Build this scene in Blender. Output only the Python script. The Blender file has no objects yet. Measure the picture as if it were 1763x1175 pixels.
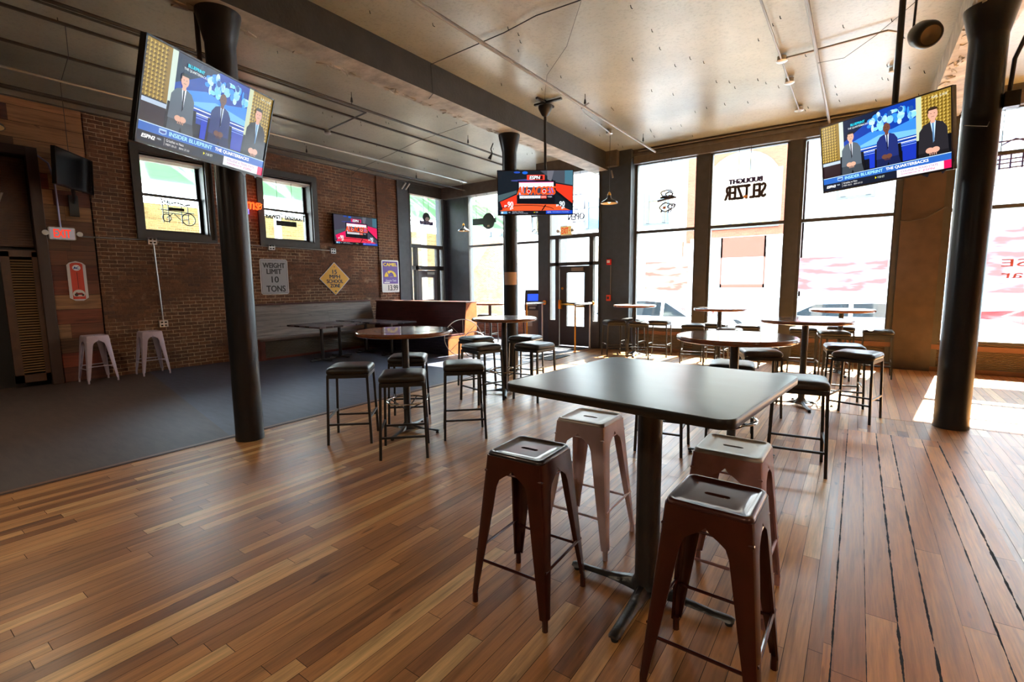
import bpy, math, random
from mathutils import Vector, Matrix, Euler
random.seed(7)
SC = bpy.context.scene
COL = SC.collection
PI = math.pi
R = math.radians

# ------------------------------------------------------------------ camera
cam = bpy.data.cameras.new('camera'); cam_o = bpy.data.objects.new('camera', cam); COL.objects.link(cam_o)
yaw, pit, rol = R(35.4429), R(6.7512), R(-0.5902)
fw = Vector((-math.sin(yaw)*math.cos(pit), math.cos(yaw)*math.cos(pit), -math.sin(pit)))
rg = Vector((math.cos(yaw), math.sin(yaw), 0)); up = rg.cross(fw)
r2 = rg*math.cos(rol)+up*math.sin(rol); u2 = -rg*math.sin(rol)+up*math.cos(rol)
M = Matrix((r2, u2, -fw)).transposed().to_4x4(); M.translation = (0, 0, 1.55)
cam_o.matrix_world = M
cam.sensor_width = 36; cam.lens = 834.42*36/1763; cam.clip_start = .05; cam.clip_end = 300
SC.camera = cam_o
# ------------------------------------------------------------------ world, sun, exposure
w = bpy.data.worlds.new('sky'); SC.world = w; w.use_nodes = True
nt = w.node_tree; bg = nt.nodes['Background']
tc = nt.nodes.new('ShaderNodeTexCoord'); sx = nt.nodes.new('ShaderNodeSeparateXYZ'); rp = nt.nodes.new('ShaderNodeValToRGB')
nt.links.new(tc.outputs['Generated'], sx.inputs[0]); nt.links.new(sx.outputs['Z'], rp.inputs[0])
rp.color_ramp.elements[0].position = 0.0; rp.color_ramp.elements[0].color = (.92, .96, 1, 1)
rp.color_ramp.elements[1].position = .7; rp.color_ramp.elements[1].color = (.62, .80, 1, 1)
nt.links.new(rp.outputs[0], bg.inputs[0]); bg.inputs[1].default_value = 24.0
sun = bpy.data.lights.new('sun', 'SUN'); sun.energy = 110; sun.angle = R(.6); sun.color = (1, .93, .82)
so = bpy.data.objects.new('sun', sun); COL.objects.link(so)
so.rotation_euler = Vector((-.145, -1, -1.01)).to_track_quat('-Z', 'Y').to_euler(); so.location = (4, 30, 30)
vs = SC.view_settings; vs.view_transform = 'Standard'; vs.look = 'None'; vs.gamma = 1; vs.exposure = 0.22; vs.use_curve_mapping = False
SC.cycles.use_denoising = True
SC.cycles.sample_clamp_indirect = 12
SC.cycles.max_bounces = 10; SC.cycles.diffuse_bounces = 5; SC.cycles.transparent_max_bounces = 16
SC.cycles.caustics_reflective = False; SC.cycles.caustics_refractive = False
def portal(loc, rot, sx_, sy_):
    l = bpy.data.lights.new('window_portal', 'AREA'); l.shape = 'RECTANGLE'; l.size = sx_; l.size_y = sy_
    l.cycles.is_portal = True
    o = bpy.data.objects.new('window_portal', l); COL.objects.link(o); o.location = loc; o.rotation_euler = rot; o['kind'] = 'helper'
portal((1.6, 11.7, 2.2), (R(-90), 0, 0), 17.4, 4.6)          # front glass, shining in along -y
portal((-8.4, 11.75, 2.2), (R(-90), 0, 0), 3.6, 4.6)
portal((-11.2, 10.6, 2.2), (R(90), 0, R(-90)), 2.4, 4.6)
portal((-11.2, 4.0, 3.2), (R(90), 0, R(-90)), 1.4, 1.7)
portal((-11.2, 6.2, 3.2), (R(90), 0, R(-90)), 1.5, 1.7)

FILL = 26      # watts of each unseen fill lamp added behind the viewpoint
# ------------------------------------------------------------------ materials
def s2l(c): return tuple(((x/12.92) if x <= .04045 else ((x+.055)/1.055)**2.4) for x in c)
def mat(name, col=(.5, .5, .5), rough=.5, metal=0, spec=.5, emis=None, es=0, coat=0, noise=0, nscale=8, bump=0, bscale=40, nstretch=(1, 1, 1), col2=None):
    m = bpy.data.materials.new(name); m.use_nodes = True; nt = m.node_tree
    b = nt.nodes['Principled BSDF']
    b.inputs['Base Color'].default_value = (*col, 1); b.inputs['Roughness'].default_value = rough
    b.inputs['Metallic'].default_value = metal; b.inputs['Specular IOR Level'].default_value = spec
    b.inputs['Coat Weight'].default_value = coat
    if emis: b.inputs['Emission Color'].default_value = (*emis, 1); b.inputs['Emission Strength'].default_value = es
    if noise or bump or col2:
        t = nt.nodes.new('ShaderNodeTexCoord'); mp = nt.nodes.new('ShaderNodeMapping'); mp.inputs['Scale'].default_value = nstretch
        nt.links.new(t.outputs['Object'], mp.inputs[0])
    if noise or col2:
        n = nt.nodes.new('ShaderNodeTexNoise'); n.inputs['Scale'].default_value = nscale; n.inputs['Detail'].default_value = 6
        nt.links.new(mp.outputs[0], n.inputs['Vector'])
        r = nt.nodes.new('ShaderNodeValToRGB'); r.color_ramp.elements[0].position = .3; r.color_ramp.elements[1].position = .7
        c2 = col2 if col2 else tuple(min(1, x*(1+noise)) for x in col)
        r.color_ramp.elements[0].color = (*(tuple(x*(1-noise) for x in col) if not col2 else col), 1); r.color_ramp.elements[1].color = (*c2, 1)
        nt.links.new(n.outputs[0], r.inputs[0]); nt.links.new(r.outputs[0], b.inputs['Base Color'])
    if bump:
        n2 = nt.nodes.new('ShaderNodeTexNoise'); n2.inputs['Scale'].default_value = bscale; n2.inputs['Detail'].default_value = 4
        nt.links.new(mp.outputs[0], n2.inputs['Vector'])
        bp = nt.nodes.new('ShaderNodeBump'); bp.inputs['Strength'].default_value = bump; bp.inputs['Distance'].default_value = .01
        nt.links.new(n2.outputs[0], bp.inputs['Height']); nt.links.new(bp.outputs[0], b.inputs['Normal'])
    return m
class NB:                                   # short node builder
    def __init__(s, name):
        s.m = bpy.data.materials.new(name); s.m.use_nodes = True; s.t = s.m.node_tree; s.b = s.t.nodes['Principled BSDF']
    def n(s, typ, **k):
        x = s.t.nodes.new('ShaderNode'+typ)
        for a, v in k.items(): setattr(x, a, v)
        return x
    def l(s, a, b): s.t.links.new(a, b)
    def math(s, op, a, b=None):
        x = s.n('Math', operation=op)
        for i, v in enumerate((a, b)):
            if v is None: continue
            if isinstance(v, (int, float)): x.inputs[i].default_value = v
            else: s.l(v, x.inputs[i])
        return x.outputs[0]
    def ramp(s, f, stops, interp='LINEAR'):
        x = s.n('ValToRGB'); e = x.color_ramp.elements; x.color_ramp.interpolation = interp
        while len(e) < len(stops): e.new(.5)
        for i, (p, c) in enumerate(stops): e[i].position = p; e[i].color = (*c, 1)
        s.l(f, x.inputs[0]); return x.outputs[0]
    def mix(s, f, a, b, blend='MIX'):
        x = s.n('Mix', data_type='RGBA', blend_type=blend)
        for i, v in ((0, f), (6, a), (7, b)):
            if isinstance(v, (int, float)): x.inputs[i].default_value = v
            elif isinstance(v, tuple): x.inputs[i].default_value = (*v, 1)
            else: s.l(v, x.inputs[i])
        return x.outputs[2]
    def comb(s, x, y, z):
        c = s.n('CombineXYZ')
        for i, v in enumerate((x, y, z)):
            if isinstance(v, (int, float)): c.inputs[i].default_value = v
            else: s.l(v, c.inputs[i])
        return c.outputs[0]
    def noise(s, vec, scale, detail=4, rough=.5):
        x = s.n('TexNoise'); x.inputs['Scale'].default_value = scale; x.inputs['Detail'].default_value = detail; x.inputs['Roughness'].default_value = rough
        s.l(vec, x.inputs['Vector']); return x.outputs[0]
    def bump(s, h, strength, dist=.01):
        x = s.n('Bump'); x.inputs['Strength'].default_value = strength; x.inputs['Distance'].default_value = dist
        s.l(h, x.inputs['Height']); s.l(x.outputs[0], s.b.inputs['Normal'])

def planks(name, width, length, stops, gap=.03, gapcol=(.02, .012, .008), rough=.3, along='Y', across='X', grain=.5, bumps=.3, dirt=0):
    k = NB(name); tcn = k.n('TexCoord'); sp = k.n('SeparateXYZ'); k.l(tcn.outputs['Object'], sp.inputs[0])
    a, b = sp.outputs[along], sp.outputs[across]
    u = k.math('DIVIDE', b, width); iu = k.math('FLOOR', u); fu = k.math('FRACT', u)
    wn = k.n('TexWhiteNoise', noise_dimensions='1D'); k.l(iu, wn.inputs['W'])
    off = k.math('MULTIPLY', wn.outputs['Value'], 7.3)
    v = k.math('ADD', k.math('DIVIDE', a, length), off); iv = k.math('FLOOR', v); fv = k.math('FRACT', v)
    wn2 = k.n('TexWhiteNoise', noise_dimensions='3D'); k.l(k.comb(iu, iv, 3.1), wn2.inputs['Vector'])
    base = k.ramp(wn2.outputs['Value'], stops)
    gv = k.comb(k.math('MULTIPLY', b, 14), k.math('MULTIPLY', a, .9), k.math('MULTIPLY', wn2.outputs['Value'], 31))
    g = k.noise(gv, 1.6, 6, .62)
    gr = k.ramp(g, [(.28, (1-grain,)*3), (.55, (1,)*3), (.8, (1+grain*.25,)*3)])
    c = k.mix(1.0, base, gr, 'MULTIPLY')
    gv2 = k.comb(k.math('MULTIPLY', b, 60), k.math('MULTIPLY', a, 2.4), k.math('MULTIPLY', wn2.outputs['Value'], 17))
    g2 = k.noise(gv2, 1.5, 3, .6)
    c = k.mix(1.0, c, k.ramp(g2, [(.3, (.80,)*3), (.6, (1.06,)*3)]), 'MULTIPLY')
    kn = k.noise(k.comb(k.math('MULTIPLY', b, 16), k.math('MULTIPLY', a, 4.5), 0), .9, 2)      # dark mineral streaks
    c = k.mix(1.0, c, k.ramp(kn, [(.22, (.35, .3, .28)), (.31, (1, 1, 1))]), 'MULTIPLY')
    gapn = k.noise(k.comb(k.math('MULTIPLY', b, 3), k.math('MULTIPLY', a, 6), 0), 1.2, 4)
    if dirt:
        wn3 = k.n('TexWhiteNoise', noise_dimensions='1D'); k.l(k.math('ROUND', u), wn3.inputs['W'])
        gapn = k.noise(k.comb(k.math('MULTIPLY', b, 5), k.math('MULTIPLY', a, 3.2), 0), 1.6, 5, .7)
        gw = k.math('MULTIPLY', k.math('MULTIPLY', k.math('SUBTRACT', gapn, .33), k.math('ADD', wn3.outputs['Value'], .15)), gap*6)
    else: gw = k.math('MULTIPLY', k.math('ADD', gapn, .5), gap)
    near = k.math('LESS_THAN', k.math('MINIMUM', fu, k.math('SUBTRACT', 1, fu)), gw)
    nv = k.math('LESS_THAN', fv, .003/length*.8)
    m = k.math('MAXIMUM', near, nv)
    c = k.mix(m, c, gapcol)
    k.l(c, k.b.inputs['Base Color'])
    k.l(k.math('ADD', k.math('MULTIPLY', m, .5), k.math('ADD', k.math('MULTIPLY', g2, .16), rough)), k.b.inputs['Roughness'])
    k.bump(k.math('SUBTRACT', k.math('MULTIPLY', wn2.outputs['Value'], .25), m), bumps, .002)
    return k.m

def bricks(name, pal, mortar, axes=('Y', 'Z'), bw=.215, bh=.068, worn=0.0, msize=.012, rough=.85, lowworn=True):
    k = NB(name); tcn = k.n('TexCoord'); sp = k.n('SeparateXYZ'); k.l(tcn.outputs['Object'], sp.inputs[0])
    wob = k.noise(tcn.outputs['Object'], 7, 2)
    vec = k.comb(k.math('ADD', sp.outputs[axes[0]], k.math('MULTIPLY', wob, .012)), k.math('ADD', sp.outputs[axes[1]], k.math('MULTIPLY', wob, .014)), 0)
    br = k.n('TexBrick'); k.l(vec, br.inputs['Vector']); br.offset = .5
    br.inputs['Scale'].default_value = 1; br.inputs['Brick Width'].default_value = bw; br.inputs['Row Height'].default_value = bh
    br.inputs['Mortar Size'].default_value = msize*.5; br.inputs['Mortar Smooth'].default_value = .3; br.inputs['Bias'].default_value = 0
    br.inputs['Color1'].default_value = (*pal[0], 1); br.inputs['Color2'].default_value = (*pal[1], 1)
    n1 = k.noise(tcn.outputs['Object'], 1.1, 3); n2 = k.noise(tcn.outputs['Object'], 26, 5, .7)
    # mortar tint: patches are pale, elsewhere as dark as the brick
    low = k.math('LESS_THAN', sp.outputs['Z'], 1.0) if lowworn else 0
    pm = k.ramp(k.math('ADD', n1, k.math('MULTIPLY', low, .12) if lowworn else 0), [(.40, tuple(x*.8 for x in pal[0])), (.56, mortar)])
    k.l(pm, br.inputs['Mortar'])
    c = k.mix(1.0, br.outputs['Color'], k.ramp(n2, [(.3, (.55,)*3), (.62, (1.15,)*3)]), 'MULTIPLY')
    n3 = k.noise(tcn.outputs['Object'], 3.2, 5, .65)
    c = k.mix(k.ramp(n3, [(.60, (0, 0, 0)), (.72, (worn,)*3)]), c, mortar)
    k.l(c, k.b.inputs['Base Color']); k.b.inputs['Roughness'].default_value = rough
    k.bump(k.math('ADD', k.math('MULTIPLY', br.outputs['Fac'], -1.0), k.math('MULTIPLY', n2, .5)), .7, .008)
    return k.m

wood_floor = planks('wood_floor', .083, 1.25, [(0, s2l((.52, .33, .18))), (.12, s2l((.63, .43, .24))), (.5, s2l((.70, .49, .29))), (.8, s2l((.78, .57, .35))), (1, s2l((.89, .73, .50)))], gap=.014, rough=.26, grain=.5)
old_floor = planks('old_floor', .118, 2.9, [(0, s2l((.66, .41, .18))), (.5, s2l((.79, .52, .25))), (1, s2l((.87, .62, .34)))], gap=.036, gapcol=(.012, .01, .008), rough=.3, grain=.35, dirt=1)
wide_floor = planks('wide_floor', .095, 2.2, [(0, s2l((.64, .40, .20))), (.5, s2l((.76, .52, .28))), (1, s2l((.86, .66, .40)))], gap=.016, rough=.28, grain=.3)
brick_left = bricks('brick_left', (s2l((.50, .33, .22)), s2l((.37, .25, .18))), s2l((.78, .66, .52)), worn=.45)
brick_out = bricks('brick_out', (s2l((.52, .27, .18)), s2l((.46, .23, .15))), s2l((.5, .3, .22)), axes=('X', 'Z'), lowworn=False)
brick_out2 = bricks('brick_out_side', (s2l((.66, .48, .36)), s2l((.56, .38, .27))), s2l((.7, .62, .52)), axes=('Y', 'Z'), lowworn=False)
brick_low = bricks('brick_low', (s2l((.55, .33, .2)), s2l((.42, .24, .15))), s2l((.6, .45, .32)), axes=('X', 'Z'), lowworn=False)
plank_wall = planks('plank_wall', .24, 1.9, [(0, s2l((.26, .16, .11))), (.28, s2l((.52, .24, .15))), (.48, s2l((.38, .28, .19))), (.74, s2l((.60, .43, .28))), (1, s2l((.72, .50, .33)))], gap=.012, rough=.6, along='Y', across='Z', grain=.55)
grey_wood = planks('grey_wood', .32, 3.5, [(0, s2l((.46, .42, .40))), (1, s2l((.58, .53, .50)))], gap=.0, rough=.5, along='Y', across='Z', grain=.5)
maroon_wood = mat('maroon_wood', s2l((.30, .12, .12)), .42, noise=.35, nscale=3, nstretch=(1, 1, 6))
red_wood = mat('red_wood', s2l((.42, .18, .13)), .5, noise=.4, nscale=5)
orange_wood = mat('orange_wood', s2l((.72, .42, .22)), .55, noise=.35, nscale=5)
navy_brick = bricks('navy_brick', (s2l((.16, .13, .22)), s2l((.12, .10, .17))), s2l((.2, .17, .24)), axes=('X', 'Z'), bw=.2, bh=.07, lowworn=False, rough=.6)
# ceiling: worn grey paint with stains and specks
k = NB('ceiling_paint'); t_ = k.n('TexCoord')
a = k.noise(t_.outputs['Object'], .55, 4); b_ = k.noise(t_.outputs['Object'], 30, 3, .6)
sp_ = k.n('SeparateXYZ'); k.l(t_.outputs['Object'], sp_.inputs[0])
st = k.noise(k.comb(k.math('MULTIPLY', sp_.outputs['X'], 9), k.math('MULTIPLY', sp_.outputs['Y'], 45), 0), 1, 4, .6)
c = k.ramp(a, [(.3, s2l((.53, .53, .47))), (.55, s2l((.66, .66, .59))), (.75, s2l((.74, .74, .67)))])
c = k.mix(1.0, c, k.ramp(b_, [(.25, (.75,)*3), (.5, (1,)*3)]), 'MULTIPLY')
c = k.mix(1.0, c, k.ramp(st, [(.27, (.25,)*3), (.31, (1,)*3)]), 'MULTIPLY')
k.l(c, k.b.inputs['Base Color']); k.b.inputs['Roughness'].default_value = .34; k.bump(b_, .25, .006)
ceiling_m = k.m
beam_dark = mat('beam_dark', s2l((.20, .195, .18)), .5, noise=.3, nscale=4, bump=.5, bscale=25)
beam_light = mat('beam_light', s2l((.68, .66, .61)), .6, noise=.35, nscale=5, bump=.9, bscale=14)
left_ceil = mat('left_ceiling_paint', s2l((.40, .37, .36)), .45, noise=.25, nscale=3, bump=.3, bscale=30, nstretch=(6, 1, 1))
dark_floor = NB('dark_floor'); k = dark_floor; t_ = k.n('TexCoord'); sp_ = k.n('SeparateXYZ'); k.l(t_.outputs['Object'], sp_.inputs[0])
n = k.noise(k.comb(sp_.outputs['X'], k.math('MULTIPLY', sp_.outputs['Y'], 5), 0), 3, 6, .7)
edge = k.math('LESS_THAN', k.math('SUBTRACT', sp_.outputs['Y'], k.math('MULTIPLY', k.math('ADD', sp_.outputs['X'], 5.2), -.19)), 2.28)  # brown/blue-grey split: edge of the window reflection painted into the floor colour
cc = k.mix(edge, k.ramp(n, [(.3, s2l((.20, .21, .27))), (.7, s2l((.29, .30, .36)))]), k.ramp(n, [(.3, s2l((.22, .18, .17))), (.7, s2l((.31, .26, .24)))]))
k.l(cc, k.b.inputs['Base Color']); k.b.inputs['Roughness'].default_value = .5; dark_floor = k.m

black_metal = mat('black_metal', (.018, .018, .018), .42, .0, .6)
black_iron = mat('black_iron', (.02, .02, .021), .33, .0, .8, bump=.25, bscale=60)
column_paint = mat('column_paint', (.011, .013, .017), .3, .0, .55, bump=.12, bscale=30)
frame_dark = mat('frame_dark', s2l((.24, .23, .22)), .45, noise=.15)
pillar_blue = mat('pillar_paint', s2l((.22, .245, .27)), .5, noise=.15)
pillar_brown = mat('pillar_brown', s2l((.26, .20, .16)), .5, noise=.25, nscale=5)
chrome = mat('chrome', (.6, .58, .55), .18, 1)
steel = mat('brushed_steel', (.62, .62, .62), .32, .9)
galv = mat('galvanised_pipe', (.45, .43, .40), .35, .8)
grey_pipe = mat('grey_painted_pipe', s2l((.50, .47, .43)), .42)
dark_pipe = mat('dark_painted_pipe', s2l((.25, .23, .21)), .4)
vinyl = mat('black_vinyl', (.016, .014, .013), .36, 0, .6, bump=.08, bscale=90)
red_stool = mat('oxblood_enamel', s2l((.25, .075, .06)), .3, .35, .6, coat=.3, noise=.2, nscale=10)
seat_brown = mat('dark_brown_enamel', s2l((.30, .15, .12)), .28, .4, .6, coat=.35)
dark_seat = mat('dark_slate_enamel', s2l((.18, .15, .15)), .28, .4, .6, coat=.35)
pink_stool = mat('dusty_pink_enamel', s2l((.76, .69, .72)), .34, .05, .5, noise=.12, nscale=9)
cream_seat = mat('cream_enamel', s2l((.72, .69, .66)), .34, .2, .5, noise=.1, nscale=7)
rose_stool = mat('rose_enamel', s2l((.66, .50, .50)), .36, .05, .5, noise=.25, nscale=9)
lilac_stool = mat('lilac_white_enamel', s2l((.74, .68, .74)), .38, .2, .5, noise=.08)
worn_edge = mat('worn_bare_edge', s2l((.12, .08, .06)), .5, .5)
slate_top = mat('slate_laminate', s2l((.19, .23, .26)), .3, 0, .55, noise=.25, nscale=3, nstretch=(1, 3, 1))
edge_band = mat('black_edge_band', s2l((.12, .115, .11)), .35)
table_wood = mat('varnished_table_wood', s2l((.42, .24, .16)), .14, 0, .6, coat=.5, noise=.25, nscale=2.5, nstretch=(1, 5, 1))
table_edge = mat('varnished_rim_wood', s2l((.50, .29, .18)), .2, 0, .5, coat=.4, noise=.2, nscale=8)
table_inlay = mat('worn_grey_inlay', s2l((.50, .44, .40)), .18, 0, .5, coat=.3, noise=.15, nscale=5)
collage = NB('collage_top'); k = collage; t_ = k.n('TexCoord'); vo = k.n('TexVoronoi', feature='F1', distance='CHEBYCHEV'); vo.inputs['Scale'].default_value = 6
k.l(t_.outputs['Object'], vo.inputs['Vector']); k.l(k.ramp(vo.outputs['Color'], [(.0, s2l((.18, .15, .17))), (.5, s2l((.42, .36, .38))), (1, s2l((.66, .62, .63)))], 'CONSTANT'), k.b.inputs['Base Color']); k.b.inputs['Roughness'].default_value = .2; collage = k.m
corr = NB('corrugated_metal'); k = corr; t_ = k.n('TexCoord'); wv = k.n('TexWave', bands_direction='Z'); wv.inputs['Scale'].default_value = 14
k.l(t_.outputs['Object'], wv.inputs['Vector']); k.bump(wv.outputs['Fac'], .8, .012); k.b.inputs['Base Color'].default_value = (*s2l((.42, .36, .30)), 1)
k.b.inputs['Metallic'].default_value = .4; k.b.inputs['Roughness'].default_value = .45; corr = k.m
glass = NB('window_glass'); k = glass; tr = k.n('BsdfTransparent'); gl = k.n('BsdfGlossy'); gl.inputs['Roughness'].default_value = .01; fr = k.n('Fresnel'); fr.inputs[0].default_value = 1.35
mx = k.n('MixShader'); k.l(fr.outputs[0], mx.inputs[0]); k.l(tr.outputs[0], mx.inputs[1]); k.l(gl.outputs[0], mx.inputs[2]); k.l(mx.outputs[0], k.t.nodes['Material Output'].inputs[0]); tr.inputs[0].default_value = (.95, .98, .97, 1); glass = k.m
def film(name, col, alpha, stripes=None):
    k = NB(name); tr = k.n('BsdfTransparent'); tl = k.n('BsdfTranslucent'); tl.inputs[0].default_value = (*col, 1)
    tr.inputs[0].default_value = (1, 1, 1, 1); mx = k.n('MixShader'); mx.inputs[0].default_value = alpha
    if stripes:
        t_ = k.n('TexCoord'); v_ = k.n('TexNoise'); v_.inputs['Scale'].default_value = 1; sp = k.n('SeparateXYZ'); k.l(t_.outputs['Object'], sp.inputs[0])
        k.l(k.comb(k.math('MULTIPLY', sp.outputs['X'], 2.2), 0, k.math('MULTIPLY', sp.outputs['Z'], 9)), v_.inputs['Vector'])
        k.l(k.ramp(v_.outputs[0], [(.42, col), (.5, stripes)]), tl.inputs[0])
    k.l(tr.outputs[0], mx.inputs[1]); k.l(tl.outputs[0], mx.inputs[2]); k.l(mx.outputs[0], k.t.nodes['Material Output'].inputs[0]); return k.m
film_white = film('white_film', (.36, .36, .35), .93)
film_pink = film('pink_poster_film', (.21, .135, .13), .95, (.27, .225, .22))
film_frame = film('pink_framed_film', (.21, .135, .125), .95)
film_plum = film('plum_poster_film', (.185, .14, .155), .96, (.23, .20, .24))
brass = mat('brass', s2l((.85, .62, .25)), .28, .9)
white_p = mat('white_plastic', s2l((.85, .84, .82)), .4)
tv_black = mat('tv_bezel', (.01, .01, .01), .25, 0, .6)
tv_off = mat('switched_off_screen', (.006, .006, .007), .12, 0, .6)
rubber = mat('black_rubber', (.012, .012, .012), .7)
concrete = mat('sidewalk_concrete', s2l((.66, .64, .61)), .8, noise=.12, nscale=3)
asphalt = mat('asphalt', s2l((.42, .42, .43)), .85, noise=.15, nscale=6)
bronze = mat('lamp_shade_dark', (.05, .055, .06), .3, .7)
shade_in = mat('lamp_shade_inner', s2l((.85, .75, .6)), .4)

# ------------------------------------------------------------------ mesh helpers
class MB:
    def __init__(s): s.v = []; s.f = []; s.m = []
    def add(s, vs, fs, mi=0, mx=None):
        o = len(s.v)
        for p in vs: s.v.append(tuple(mx @ Vector(p)) if mx is not None else tuple(p))
        for f in fs: s.f.append([i+o for i in f]); s.m.append(mi)
    def box(s, x0, x1, y0, y1, z0, z1, mi=0, mx=None):
        s.add([(x0, y0, z0), (x1, y0, z0), (x1, y1, z0), (x0, y1, z0), (x0, y0, z1), (x1, y0, z1), (x1, y1, z1), (x0, y1, z1)],
              [(3, 2, 1, 0), (4, 5, 6, 7), (0, 1, 5, 4), (1, 2, 6, 5), (2, 3, 7, 6), (3, 0, 4, 7)], mi, mx); return s
    def rings(s, rs, mi=0, closed=True, cap0=True, cap1=True, mx=None):
        n = len(rs[0]); vs = [p for r in rs for p in r]; fs = []
        for i in range(len(rs)-1):
            for j in range(n if closed else n-1):
                a, b = i*n+j, i*n+(j+1) % n; fs.append((a, b, b+n, a+n))
        if cap0: fs.append(tuple(range(n-1, -1, -1)))
        if cap1: fs.append(tuple(range((len(rs)-1)*n, len(rs)*n)))
        s.add(vs, fs, mi, mx); return s
    def lathe(s, prof, cx=0, cy=0, seg=24, mi=0, cap=True, mx=None):
        rs = [[(cx+r*math.cos(2*PI*j/seg), cy+r*math.sin(2*PI*j/seg), z) for j in range(seg)] for r, z in prof]
        return s.rings(rs, mi, True, cap, cap, mx)
    def tube(s, pts, r, seg=8, mi=0, square=False):
        pts = [Vector(p) for p in pts]; rs = []
        n = 4 if square else seg
        ref = None
        for i, p in enumerate(pts):
            if i == 0: d = pts[1]-p
            elif i == len(pts)-1: d = p-pts[i-1]
            else: d = (pts[i+1]-p).normalized()+(p-pts[i-1]).normalized()
            d.normalize()
            if ref is None:
                ref = Vector((0, 0, 1)) if abs(d.z) < .9 else Vector((1, 0, 0))
                if square and abs(d.z) >= .9: ref = Vector((0, 1, 0))
            a = d.cross(ref).normalized(); b = a.cross(d).normalized(); ref = b
            rad = r[i] if isinstance(r, (list, tuple)) else r
            ph = PI/4 if square else 0; q = rad*(1.414 if square else 1)
            rs.append([tuple(p+a*math.cos(ph+2*PI*j/n)*q+b*math.sin(ph+2*PI*j/n)*q) for j in range(n)])
        return s.rings(rs, mi)
    def build(s, name, mats, parent=None, smooth=True, bevel=0, loc=None, rot=None, angle=35):
        me = bpy.data.meshes.new(name); me.from_pydata(s.v, [], s.f)
        if not isinstance(mats, (list, tuple)): mats = [mats]
        for m in mats: me.materials.append(m)
        for p, mi in zip(me.polygons, s.m): p.material_index = mi; p.use_smooth = smooth
        me.update()
        if smooth: me.set_sharp_from_angle(angle=R(angle))
        o = bpy.data.objects.new(name, me); COL.objects.link(o)
        if parent: o.parent = parent
        if loc: o.location = loc
        if rot: o.rotation_euler = rot
        if bevel:
            b = o.modifiers.new('bevel', 'BEVEL'); b.width = bevel; b.segments = 2; b.limit_method = 'ANGLE'
        return o
def thing(name, label, cat, loc=(0, 0, 0), rz=0, group=None, rot=None, scale=None):
    o = bpy.data.objects.new(name, None); COL.objects.link(o); o.location = loc; o.rotation_euler = rot if rot else (0, 0, rz)
    o.empty_display_size = .1
    if scale: o.scale = scale
    tag(o, label, cat, group); return o
def tag(o, label, cat, group=None):
    o['label'] = label; o['category'] = cat
    if group: o['group'] = group
    return o
def struct(o): o['kind'] = 'structure'; return o
def dup(root, loc, rz, label, group=None, scale=None):
    r = root.copy(); COL.objects.link(r); r.location = loc; r.rotation_euler = (0, 0, rz); r['label'] = label
    if group: r['group'] = group
    if scale: r.scale = scale
    for ch in list(root.children):
        c = ch.copy(); COL.objects.link(c); c.parent = r
        for g in list(ch.children):
            d = g.copy(); COL.objects.link(d); d.parent = c
    return r
def rsq(hw, rad, z, n=10, hy=None):          # rounded rectangle ring
    hy = hy or hw; pts = []
    for cx, cy, a0 in ((hw-rad, hy-rad, 0), (-hw+rad, hy-rad, PI/2), (-hw+rad, -hy+rad, PI), (hw-rad, -hy+rad, 1.5*PI)):
        for i in range(n): a = a0+PI/2*i/(n-1); pts.append((cx+rad*math.cos(a), cy+rad*math.sin(a), z))
    return pts

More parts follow.
